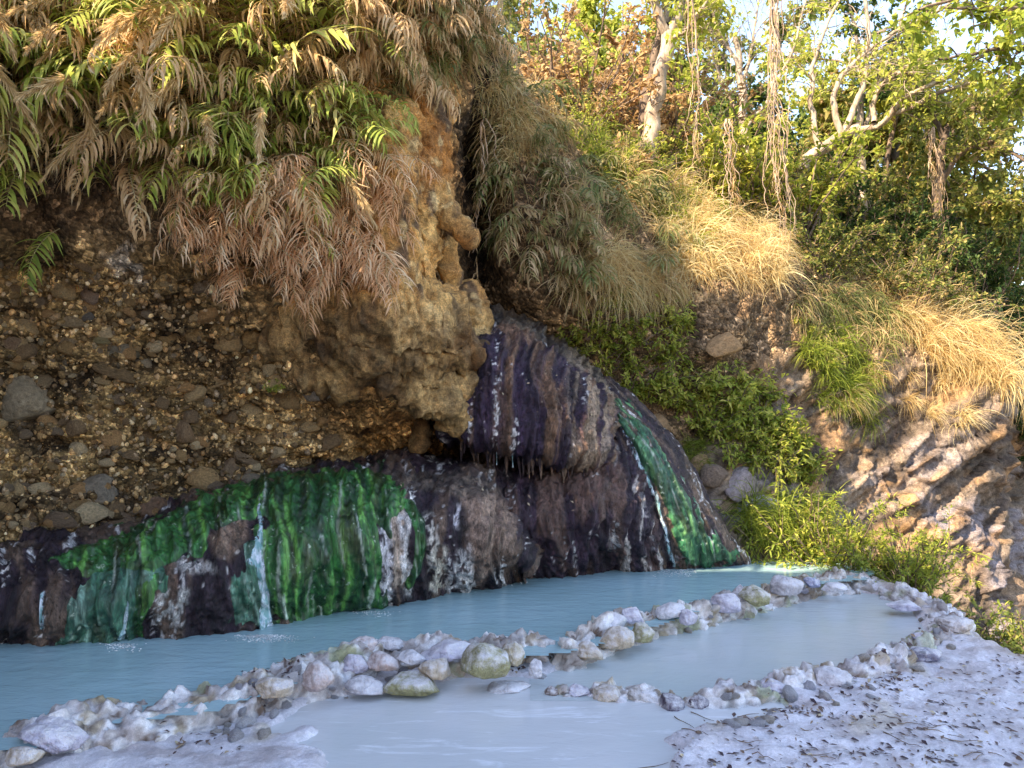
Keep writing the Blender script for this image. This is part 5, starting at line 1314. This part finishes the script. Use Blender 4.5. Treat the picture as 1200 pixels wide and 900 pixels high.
tree('leaning_tree', 'pale leaning trunk forking high on the sunny slope', [W(752, 215, 10.0), W(763, 150, 10.0), W(772, 100, 10.0), W(784, 40, 10.0)], [
    ([W(783, 45, 10), W(768, 8, 9.9), W(745, -50, 9.8), W(720, -120, 9.7)], .075, .03), ([W(784, 42, 10), W(793, 12, 10.1), W(805, -40, 10.2), W(822, -120, 10.3)], .085, .035),
    ([W(783, 50, 10), W(803, 35, 9.8), W(822, 20, 9.6), W(850, -30, 9.4)], .04, .02), ([W(781, 30, 10), W(778, -20, 10.3), W(770, -110, 10.6)], .05, .02)],
    M_lime, 2600, .09, .024, M_bark, 1, [.15, .115, .10, .10], 18, (.2, 1))
tree('thin_tree', 'dark slender trunk close behind the pale leaning trunk', [W(745, 200, 10.5), W(756, 120, 10.4), W(768, 70, 10.4), W(775, 20, 10.4)], [
    ([W(775, 30, 10.4), W(760, -20, 10.4), W(735, -90, 10.4)], .04, .02)], M_mixed, 900, .08, .02, M_barkd, 2, [.09, .08, .07, .05], 14)
tree('bare_tree', 'crooked pale tree spreading long bare limbs over the ridge', [W(925, 240, 11), W(945, 190, 10.9), W(985, 160, 10.8), W(1005, 150, 10.8)], [
    ([W(1000, 152, 10.8), W(1030, 142, 10.5), W(1055, 110, 10.2), W(1110, 88, 9.9), W(1190, 45, 9.6)], .05, .018),
    ([W(1040, 135, 10.4), W(1085, 118, 10.0), W(1150, 92, 9.7), W(1230, 70, 9.4)], .04, .015),
    ([W(1026, 145, 10.5), W(1032, 110, 10.4), W(1060, 88, 10.2), W(1080, 84, 10.1)], .04, .02),
    ([W(985, 160, 10.8), W(978, 110, 10.9), W(1010, 60, 10.9), W(1080, 20, 10.8), W(1150, -20, 10.6)], .05, .015),
    ([W(960, 175, 10.9), W(950, 110, 11), W(962, 50, 11), W(1000, -30, 11)], .045, .018),
    ([W(990, 158, 10.8), W(1015, 100, 10.9), W(1020, 40, 11), W(1012, -60, 11)], .05, .02)],
    M_lime, 2600, .085, .024, M_bark, 3, [.11, .09, .075, .06], 24, (.3, 1), twl=.75)
tree('thin_tree', 'thin white stemmed tree rising through dark shrubs on the ridge', [W(1008, 290, 11.6), W(1010, 220, 11.6), W(1006, 160, 11.6), W(1012, 90, 11.6)], [
    ([W(1010, 170, 11.6), W(1018, 120, 11.6), W(1040, 60, 11.6), W(1060, -20, 11.6)], .04, .015), ([W(1012, 90, 11.6), W(1000, 30, 11.6), W(985, -50, 11.6)], .04, .015)],
    M_dark, 3600, .085, .026, M_bark, 4, [.075, .07, .06, .04], 26, (.2, 1))
tree('leafy_tree', 'leafy tree leaning out over the rock face with drooping dark branches', [W(1098, 330, 12), W(1095, 270, 12), W(1100, 210, 12), W(1108, 150, 12)], [
    ([W(1100, 220, 12), W(1130, 180, 11.7), W(1170, 165, 11.4), W(1215, 200, 11.2)], .05, .015), ([W(1106, 160, 12), W(1085, 120, 12), W(1050, 90, 12)], .05, .015),
    ([W(1108, 150, 12), W(1130, 130, 11.8), W(1170, 120, 11.6)], .045, .015), ([W(1098, 260, 12), W(1130, 240, 11.6), W(1180, 240, 11.3)], .04, .012), ([W(1096, 280, 12), W(1060, 250, 12.2), W(1035, 210, 12.4)], .04, .012)],
    M_mixed, 7000, .085, .026, M_barkd, 5, [.10, .085, .075, .05], 36, (.1, .95))
tree('overhanging_tree', 'broad leafed branches reaching in at the top right corner', [W(1430, 790, 10), W(1420, 420, 10), W(1380, 200, 10), W(1340, 50, 10), W(1320, -60, 10)], [
    ([W(1330, 0, 10), W(1270, 0, 9.7), W(1190, 15, 9.4), W(1110, 20, 9.2)], .05, .015), ([W(1340, 50, 10), W(1270, 45, 9.6), W(1190, 60, 9.3), W(1100, 75, 9.1)], .05, .015),
    ([W(1325, -40, 10), W(1250, -30, 9.7), W(1160, -15, 9.4), W(1080, 5, 9.2)], .05, .015), ([W(1345, 80, 10), W(1280, 90, 9.8), W(1215, 95, 9.6), W(1150, 90, 9.5)], .045, .012)],
    M_lime, 3600, .11, .036, M_barkd, 6, [.22, .18, .15, .12, .09], 26, (.15, 1), droop=.2)
tree('leafy_tree', 'dense leafy tree in the gap behind the bare tree', [W(1060, 330, 16), W(1055, 260, 16), W(1050, 200, 16), W(1055, 140, 16)], [
    ([W(1055, 220, 16), W(1020, 170, 16), W(980, 150, 16)], .05, .02), ([W(1052, 200, 16), W(1090, 160, 16), W(1120, 150, 16)], .05, .02), ([W(1055, 150, 16), W(1040, 110, 16), W(1020, 80, 16)], .05, .02), ([W(1055, 230, 16), W(1100, 230, 15.5), W(1150, 240, 15)], .05, .02), ([W(1050, 230, 16), W(990, 220, 16), W(940, 200, 16)], .05, .02)],
    M_dark, 9000, .11, .036, M_barkd, 7, [.14, .12, .10, .08], 36, (.1, 1), twl=.9)
tree('leafy_tree', 'dark tree standing past the end of the rock face', [W(1225, 620, 15), W(1222, 500, 15), W(1215, 400, 15), W(1210, 320, 15)], [
    ([W(1215, 420, 15), W(1190, 360, 14.6), W(1160, 320, 14.4)], .05, .02), ([W(1212, 360, 15), W(1230, 300, 15), W(1250, 250, 15)], .05, .02), ([W(1218, 470, 15), W(1185, 430, 14.5), W(1165, 400, 14.2)], .05, .02), ([W(1210, 330, 15), W(1195, 280, 15), W(1175, 250, 15)], .05, .02), ([W(1222, 500, 15), W(1260, 440, 15), W(1290, 400, 15)], .05, .02)],
    M_mixed, 9000, .11, .034, M_barkd, 8, [.16, .13, .11, .08], 36, (.05, .9), twl=.9)
tree('bare_tree', 'leafless twiggy tree against the sky left of the hanging vine', [W(880, 240, 12.5), W(872, 150, 12.5), W(868, 90, 12.5), W(862, 40, 12.5)], [
    ([W(868, 100, 12.5), W(885, 50, 12.5), W(895, -40, 12.5)], .035, .012), ([W(866, 80, 12.5), W(845, 40, 12.5), W(825, -20, 12.5)], .035, .012), ([W(872, 140, 12.5), W(850, 100, 12.6), W(835, 60, 12.6)], .03, .01), ([W(874, 150, 12.5), W(905, 110, 12.4), W(935, 50, 12.4), W(960, -30, 12.4)], .035, .012)],
    M_lime, 1100, .07, .02, M_bark, 9, [.08, .07, .06, .04], 30, (.3, 1), twl=.8)
# no trees built here; the added left wall shades the terrace
for i, (x, y, s) in enumerate([]):
    pass

back = [(1.3, 14.5, 4.6, 3.2, M_mixed), (2.6, 15.5, 4.4, 3.4, M_lime), (4.2, 16, 4.2, 3.6, M_dark), (5.6, 15.5, 3.6, 3.6, M_mixed), (7.2, 17, 3.2, 4.0, M_dark), (8.6, 16.5, 2.6, 4.2, M_mixed), (0.2, 13.5, 5.0, 2.6, M_lime), (10.2, 17, 1.2, 5.2, M_dark), (6.4, 18.5, 3.4, 4.6, M_lime), (9.6, 19.5, 2.2, 5.0, M_mixed), (2.0, 18.5, 6.2, 4.4, M_lime), (4.0, 20, 5.6, 5.0, M_mixed), (6.4, 21, 4.6, 6.0, M_lime), (8.6, 21, 4.4, 6.0, M_dark), (11.2, 21, 3.0, 6.6, M_mixed), (13.0, 20, 1.0, 6.0, M_lime), (0.6, 17, 6.2, 3.6, M_mixed), (12.2, 18, -.4, 5.6, M_dark), (7.6, 14.5, 3.0, 5.2, M_lime), (9.4, 15, 2.0, 5.6, M_mixed), (5.0, 17.5, 5.2, 5.4, M_mixed), (10.8, 16, .4, 6.6, M_lime), (3.2, 17.5, 6.0, 4.6, M_lime)]
for i, (x, y, z0, h_, mt) in enumerate(back):
    q = random.Random(300 + i); tp = [(x + q.gauss(0, .15) * k, y, z0 - .4 + (h_ + .4) * k / 3) for k in range(4)]
    lm = []
    for k in range(9):
        s_ = .25 + .75 * k / 8; a_ = q.uniform(0, 6.28); b0 = (tp[0][0] + (tp[3][0] - tp[0][0]) * s_, y, z0 + h_ * s_ * .95)
        ln = h_ * q.uniform(.3, .5); lm.append(([b0, (b0[0] + math.cos(a_) * ln * .5, b0[1] + math.sin(a_) * ln * .5, b0[2] + ln * .3), (b0[0] + math.cos(a_) * ln, b0[1] + math.sin(a_) * ln, b0[2] + ln * .45)], .04, .012))
    lab = ['small airy tree above the brown thicket', 'yellowish tree behind the leaning trunk', 'dark tree behind the short crooked vine', 'olive tree behind the thick vine bundle', 'dark tree behind the crooked pale tree', 'olive tree behind the ragged vine curtain', 'light green tree on the crest above the hollow', 'tall dark tree at the far end of the ridge', 'tall yellowish tree showing between the pale limbs', 'tall olive tree far behind the ridge', 'sunlit tree whose crown fills the gap beside the leaning trunk', 'broad olive crown behind the pale vine and bare twigs', 'high lime green crown behind the thick vine', 'tall dark crown behind the white stemmed tree', 'spreading olive crown behind the curtain of vines', 'bright tree at the far edge past the rock face', 'olive crown over the brown thicket', 'deep green tree low past the end of the rock face', 'lime green tree close behind the ragged vine curtain', 'olive tree under the overhanging branches', 'tall olive crown between the white stems', 'slender lime green tree beside the last dark bush', 'thin sunlit crown between the two longer vines'][i]
    tree('background_tree', lab, tp, lm, mt, 11000, .13, .044, M_barkd, 320 + i, [.09, .075, .06, .03], 26, (.1, 1), twl=.75)

# ---- hanging vines
def vine(label, pts, rad, strands, seed):
    r = random.Random(seed); root = np.array(pts[0]); th = empty('hanging_vine', tuple(root)); tag(th, label, 'vine')
    for k in range(strands):
        q = limb(pts, 12) - root; n = len(q); ph = r.uniform(0, 6.28); rr = r.uniform(.15, 1) * rad
        cut = int(n * r.uniform(.75, 1.0)); s = np.arange(n)
        q = q + np.stack([rr * np.cos(ph + s * .22), rr * np.sin(ph + s * .22), 0 * s], -1) + np.cumsum(np.array([[r.gauss(0, .014), r.gauss(0, .014), 0] for _ in q]), 0)
        b = Acc(); b.tube(q[:cut], np.linspace(r.uniform(.005, .011), .003, cut), 5); obj('strand', b.mesh('strand', M_vine, True), th)
    f = Acc()
    q = limb(pts, 12) - root
    for k in range(strands * 26):
        i = r.randrange(len(q)); p = q[i] + np.array([r.gauss(0, rad * .8), r.gauss(0, rad * .8), 0])
        blade(f, p, unit(np.array([r.gauss(0, .5), r.gauss(0, .5), -.7])), r.uniform(.06, .22), .004, 1.2, r, r.random(), 3)
    obj('dead_leaf_fringe', f.mesh('dead_leaf_fringe', M_dry), th)
vine('thick shaggy bundle of dry vines hanging over the straw grass', [W(905, -90, 8.6), W(908, 40, 8.6), W(908, 130, 8.6), W(912, 210, 8.65), W(920, 290, 8.7)], .05, 12, 1)
vine('thin pale dry vine hanging beside the leaning trunk', [W(808, -60, 9.2), W(812, 60, 9.2), W(816, 140, 9.2), W(818, 200, 9.2)], .03, 4, 2)
vine('short crooked dry vine trailing between the two longer vines', [W(852, 140, 9.4), W(858, 190, 9.3), W(862, 230, 9.2), W(866, 260, 9.2)], .03, 5, 3)
vine('dark thin root hanging down the edge of the hollow', [W(566, 140, 7.6), W(562, 200, 7.7), W(556, 260, 7.8), W(560, 330, 7.9)], .012, 3, 4)
vine('ragged vine curtain hanging from the tree over the rock face', [W(1092, 150, 11.5), W(1096, 210, 11.5), W(1100, 290, 11.5)], .06, 7, 5)

# ================================================================== COBBLES AND PEBBLES IN THE CONGLOMERATE
CB = [stone_mesh(40 + i, 3, 0.22, 3 + i) for i in range(9)]
CBM = [mesh('cobble', v, f, M_cobble) for v, f in CB]
def cobble(x, y, w_, h_, c, roll, label, group, seed, sink=.4):
    hh = hit(x, y)
    if hh is None: return
    loc, nr = hh; rr = random.Random(seed)
    d_ = loc.y; rx = .5 * w_ * d_ / FPX; rz = .5 * h_ * d_ / FPX; ry = .8 * min(rx, rz)
    o = bpy.data.objects.new('cobble', CBM[rr.randrange(9)]); COL.objects.link(o)
    v = Vector((nr.x * .5, nr.y - .4, nr.z * .3)).normalized()
    o.matrix_world = Matrix.Translation(loc - v * ry * sink) @ Matrix.Rotation(math.atan2(nr.y, nr.x) * .3 + 1.57 * .3 + rr.gauss(0, .3), 4, 'Z') @ Matrix.Rotation(R(roll), 4, 'Y') @ Matrix.Diagonal((rx, ry, rz * 1.12, 1))
    o.color = c
    tag(o, label, 'cobble', group)
CT = [(0.50, .31, .14, 1), (.54, .36, .18, 1), (.38, .23, .10, 1), (.30, .19, .10, 1), (.62, .46, .27, 1), (.50, .28, .12, 1), (.30, .21, .13, 1)]
for i, a_ in enumerate([
  (22, 470, 84, 66, (.34, .27, .18, 1), -18, 'big grey brown boulder sunk in the conglomerate at the far left'),
  (374, 459, 42, 30, (.46, .36, .27, 1), -10, 'pale pinkish cobble jutting out left of the overhang'),
  (13, 405, 26, 20, (.32, .2, .12, 1), 0, 'round reddish cobble above the big grey boulder'),
  (82, 378, 34, 16, (.36, .25, .14, 1), 5, 'flat tan cobble in the upper conglomerate, above the dark hollows'),
  (80, 400, 28, 20, (.34, .23, .13, 1), 0, 'tan cobble just under the flat tan cobble'),
  (118, 396, 30, 20, (.3, .24, .12, 1), 8, 'ochre cobble right of the two stacked tan cobbles'),
  (143, 412, 42, 22, (.27, .22, .15, 1), 0, 'greyish oblong cobble in the middle of the conglomerate'),
  (168, 424, 24, 20, (.38, .29, .19, 1), 0, 'angular light cobble right of the greyish oblong cobble'),
  (136, 438, 56, 18, (.25, .16, .08, 1), 20, 'long brown tilted stone under the oblong cobble'),
  (103, 345, 28, 24, (.40, .27, .19, 1), 35, 'tilted pinkish stone at the top of the bare conglomerate'),
  (52, 448, 24, 18, (.36, .25, .14, 1), 0, 'small tan cobble on the shoulder of the big boulder'),
  (101, 372, 26, 14, (.22, .19, .16, 1), 0, 'dark flat cobble near the hanging green reed'),
  (116, 575, 48, 40, (.30, .25, .19, 1), 10, 'dark grey rounded boulder low in the conglomerate'),
  (184, 600, 46, 34, (.26, .15, .09, 1), 0, 'reddish brown boulder at the top of the algae'),
  (216, 508, 24, 30, (.32, .2, .11, 1), 0, 'upright orange brown cobble in the lower wall'),
  (222, 490, 22, 18, (.28, .18, .1, 1), 0, 'small brown cobble atop the upright orange one'),
  (30, 628, 30, 30, (.34, .23, .15, 1), 20, 'angular tan rock at the left foot of the wall'),
  (66, 634, 28, 26, (.33, .2, .12, 1), -15, 'reddish angular rock beside the foot of the wall'),
  (70, 612, 46, 20, (.24, .16, .1, 1), 12, 'flat brown slab over the reddish angular rock'),
  (272, 552, 26, 34, (.3, .2, .12, 1), 0, 'upright brown cobble above the green algae'),
  (298, 566, 34, 20, (.34, .27, .19, 1), 10, 'grey tan cobble on the edge of the green algae'),
  (140, 612, 40, 26, (.28, .18, .11, 1), 0, 'brown cobble leaning above the algae crest'),
  (4, 690, 40, 40, (.27, .2, .11, 1), 30, 'mossy tan rock at the very left edge of the wall'),
  (246, 470, 24, 20, (.36, .27, .18, 1), 0, 'light cobble below the ochre seep'),
  (320, 535, 40, 30, (.3, .18, .1, 1), 0, 'brown lumpy boulder under the tufa overhang'),
  (352, 505, 26, 20, (.4, .3, .2, 1), 0, 'pale cobble under the jutting pinkish cobble'),
]): cobble(*a_, None, 900 + i)
cr_ = random.Random(5)
gp_ = 'small cobbles sunk in the brown conglomerate'
pl_ = np.array([(-20, 300), (100, 310), (240, 330), (320, 420), (380, 470), (390, 540), (300, 560), (220, 590), (150, 615), (0, 660), (-20, 660)])
cnt = 0
while cnt < 260:
    x = cr_.uniform(-20, 395); y = cr_.uniform(300, 655)
    if not in_poly(np.array([x]), np.array([y]), pl_)[0]: continue
    s_ = 6 + 20 * cr_.random() ** 2.6 + (10 * cr_.random() if y > 560 else 0)
    cobble(x, y, s_ * cr_.uniform(1, 1.7), s_ * cr_.uniform(.7, 1.1), CT[cr_.randrange(7)], cr_.uniform(-30, 30), 'small rounded brown cobble sunk in the conglomerate wall', gp_, cnt + 2000, .28); cnt += 1
V = []; Fs = []; CC = []; off = 0; bv, bf = ICO[1]
for (x, y, loc, nr, r) in spots(pl_, 3600, 0, 71, 3):
    s_ = .005 + .03 * r.random() ** 2.5; v = bv * np.array([1.2, .8, .8]) * s_ * np.array([r.uniform(.7, 1.3) for _ in range(3)])
    v = v @ np.array(Matrix.Rotation(r.random() * 6, 3, 'Y') @ Matrix.Rotation(r.random() * 6, 3, 'Z'))
    V.append(v + np.array(loc)); Fs.append(bf + off); off += len(bv); c = np.array(CT[r.randrange(7)][:3]) * (.35 + 1.5 * r.random() ** 2); CC += [c] * len(bv)
tag(obj('pebbles', mesh('pebbles', np.concatenate(V), np.concatenate(Fs), M_face, np.array(CC))), 'gravel and pebbles bedded in the conglomerate wall', 'pebbles', kind='stuff')
# rocks fallen along the foot of the right bank
for i, a_ in enumerate([
  (765, 500, 50, 40, (.45, .28, .15, 1), 20, 'orange earthy rock at the top edge of the cascade'),
  (872, 568, 60, 40, (.40, .33, .33, 1), -20, 'pinkish grey slab on the bank right of the cascade'),
  (835, 560, 36, 30, (.28, .2, .15, 1), 10, 'brown rock beside the pinkish grey slab'),
  (890, 595, 60, 30, (.34, .32, .38, 1), 0, 'lavender grey block above the green grass'),
  (850, 600, 34, 36, (.40, .28, .17, 1), 30, 'ochre rock leaning beside the lavender grey block'),
  (820, 545, 26, 24, (.42, .27, .14, 1), 0, 'small ochre rock next to the cascade'),
  (770, 410, 30, 24, (.4, .24, .12, 1), 0, 'small orange rock among the herbs beside the dome'),
  (850, 405, 60, 30, (.46, .27, .13, 1), -15, 'orange rock ledge under the straw grass'),
  (677, 415, 26, 16, (.36, .34, .32, 1), 0, 'grey stone in the cranny right of the dome'),
  (612, 395, 22, 16, (.42, .36, .26, 1), 0, 'pale stone resting on the crest of the dome'),
]): cobble(*a_, None, 960 + i, .1)
for o in bpy.data.objects:
    if o.name.startswith('cobble') and o.get('label', '').split()[-1] and ('rock' in o['label'] or 'slab' in o['label'] or 'block' in o['label'] or 'boulder' in o['label']):
        o['category'] = 'rock'

# ================================================================== LITTER
lr = random.Random(9)
LP = np.array([(700, 930), (790, 862), (900, 836), (1000, 806), (1090, 776), (1210, 768), (1240, 930)])
a = Acc(); cnt = 0
cl_ = [(lr.uniform(740, 1230), lr.uniform(780, 925), lr.uniform(10, 60)) for _ in range(60)]
while cnt < 1000:
    if lr.random() < .75:
        cx, cy, sp = cl_[lr.randrange(len(cl_))]; x = lr.gauss(cx, sp); y = lr.gauss(cy, sp * .3)
    else: x = lr.uniform(690, 1240); y = lr.uniform(765, 930)
    if not in_poly(np.array([x]), np.array([y]), LP)[0]: continue
    p = G(x, y, -.08); p[2] = ghit_z(p[0], p[1]) + .006
    an = lr.gauss(-.5, .8); d = np.array([math.cos(an), math.sin(an), lr.gauss(0, .12)]); L = lr.uniform(.012, .05)
    a.leaf(p, unit(d), unit(np.array([lr.gauss(0, .25), lr.gauss(0, .25), 1.0])), L, L * lr.uniform(.1, .28), lr.random() ** 1.5, .1); cnt += 1
for i, (x, y, w_, h_, zf, c, roll, lab) in enumerate(STONES[:1]): pass
RL = [(880, 818, 34, 9), (905, 808, 30, 8), (930, 812, 24, 8), (1000, 790, 40, 10), (1040, 778, 26, 8), (300, 800, 30, 14), (345, 790, 20, 10), (830, 822, 20, 6), (230, 850, 60, 16), (600, 770, 20, 8), (1060, 740, 40, 18), (985, 690, 30, 6)]
bvr = None
dgv = []
for o in bpy.data.objects:
    if o.name.startswith('travertine_rim'):
        mw = np.array(o.location); m_ = o.data; vv = np.zeros(len(m_.vertices) * 3, np.float32); m_.vertices.foreach_get('co', vv)
        dgv.append(BVHTree.FromPolygons((vv.reshape(-1, 3) + mw).tolist(), [list(p.vertices) for p in m_.polygons]))
def top_z(x, y):
    zz = ghit_z(x, y)
    for b_ in dgv:
        l_, n_2, i_, d_2 = b_.ray_cast(Vector((x, y, 2)), Vector((0, 0, -1)))
        if l_: zz = max(zz, l_.z)
    return zz
for x0, y0, sx, sy in RL:
    for q in range(42):
        p = G(lr.gauss(x0, sx * .5), lr.gauss(y0, sy * .6), 0); p[2] = top_z(p[0], p[1]) + .008
        an = lr.uniform(0, 6.28); d = np.array([math.cos(an), math.sin(an), lr.gauss(0, .3)]); L = lr.uniform(.015, .055)
        a.leaf(p, unit(d), unit(np.array([lr.gauss(0, .4), lr.gauss(0, .4), 1.0])), L, L * lr.uniform(.12, .3), lr.random(), .15)
for md, (x0, x1), (y0, y1), n in ((Cm, (550, 700), (375, 490), 130), (B, (560, 760), (500, 600), 80), (A, (380, 600), (545, 580), 90), (A, (150, 420), (555, 640), 90), (Dm, (700, 800), (455, 560), 70)):
    ok = np.where((md['X'] > x0) & (md['X'] < x1) & (md['Y'] > y0) & (md['Y'] < y1) & (md['n'][:, 2] > .25))[0]
    if len(ok) == 0: continue
    for q in range(n):
        k = ok[lr.randrange(len(ok))]; nn_ = md['n'][k]; p = md['p'][k] + nn_ * .012
        d = unit(np.cross(nn_, np.array([lr.gauss(0, 1), lr.gauss(0, 1), lr.gauss(0, 1)]))); L = lr.uniform(.012, .05)
        a.leaf(p, d, unit(nn_ + np.array([lr.gauss(0, .3), lr.gauss(0, .3), 0])), L, L * lr.uniform(.1, .25), lr.random() ** 1.3, .15)
tag(obj('leaf_litter', a.mesh('leaf_litter', M_litter)), 'dark fallen leaves scattered over the pale crust', 'leaves', kind='stuff')
for i in range(22):
    x = lr.uniform(760, 1190); y = lr.uniform(826, 892)
    p = G(x, y, -.09); p[2] = 0; an = lr.uniform(-1.2, .6); L = lr.uniform(.06, .22)
    q = np.array([[math.cos(an) * L * s + .006 * math.sin(5 * s + i), math.sin(an) * L * s + .006 * math.cos(6 * s + i), 0] for s in np.linspace(-.5, .5, 6)])
    for t in q: t[2] = max(ghit_z(p[0] + t[0], p[1] + t[1]), -.122) + .005
    b = Acc(); b.tube(q, np.linspace(.003, .001, 6), 5)
    o = obj('twig', b.mesh('twig', M_barkd, True), loc=tuple(p)); tag(o, 'thin dark twig lying on the pale crust near the shallow water', 'twig', 'twigs on the pale crust')
# froth where the streams meet the pool
V = []; Fs = []; off = 0; bv, bf = ICO[1]
for x0, y0, sx, n in ((312, 744, 16, 240), (142, 754, 10, 90), (792, 667, 12, 130), (600, 678, 10, 40), (440, 716, 14, 40)):
    for k in range(n * 2):
        p = G(lr.gauss(x0, sx), y0 + abs(lr.gauss(0, 4)), 0); s_ = lr.uniform(.0015, .006)
        V.append(bv * np.array([s_ * 1.3, s_ * 1.3, s_ * .35]) + p + np.array([0, 0, .001])); Fs.append(bf + off); off += len(bv)
tag(obj('foam', mesh('foam', np.concatenate(V), np.concatenate(Fs), M_face, np.full((off, 3), .8))), 'white froth where the streams run into the pool', 'foam', kind='stuff')
# loose crust rubble along the rims
RM = [mesh('rubble_stone', *stone_mesh(80 + i, 3, .26), M_stone) for i in range(8)]
rr_ = random.Random(21); RC = [LAV, GRY, TAN, PNK, WHT, WHT, GRY, TAN, WHT]
for path, n in (([(250, 838), (330, 812), (420, 792), (520, 785), (600, 775)], 36), ([(650, 775), (715, 752), (790, 732), (860, 716), (930, 698), (1000, 690)], 36), ([(840, 826), (890, 818), (940, 806), (1010, 792), (1060, 772), (1110, 750), (1100, 722), (1050, 700)], 50)):
    pa = np.array(path, float)
    for k in range(n):
        t = rr_.random() * (len(pa) - 1); i = min(int(t), len(pa) - 2); q = pa[i] + (pa[i + 1] - pa[i]) * (t - i)
        p = G(q[0] + rr_.gauss(0, 12), q[1] + rr_.gauss(0, 9), 0); p[2] = top_z(p[0], p[1])
        s_ = rr_.uniform(.012, .05)
        o = bpy.data.objects.new('rubble_stone', RM[rr_.randrange(8)]); COL.objects.link(o)
        o.location = tuple(p); o.rotation_euler = (rr_.gauss(0, .4), rr_.gauss(0, .4), rr_.random() * 6); o.scale = (s_ * rr_.uniform(.9, 1.7), s_, s_ * rr_.uniform(.5, .9)); o.color = RC[rr_.randrange(9)]
        tag(o, 'small loose crust pebble lying on the travertine rims', 'stone', 'small rubble along the rims')
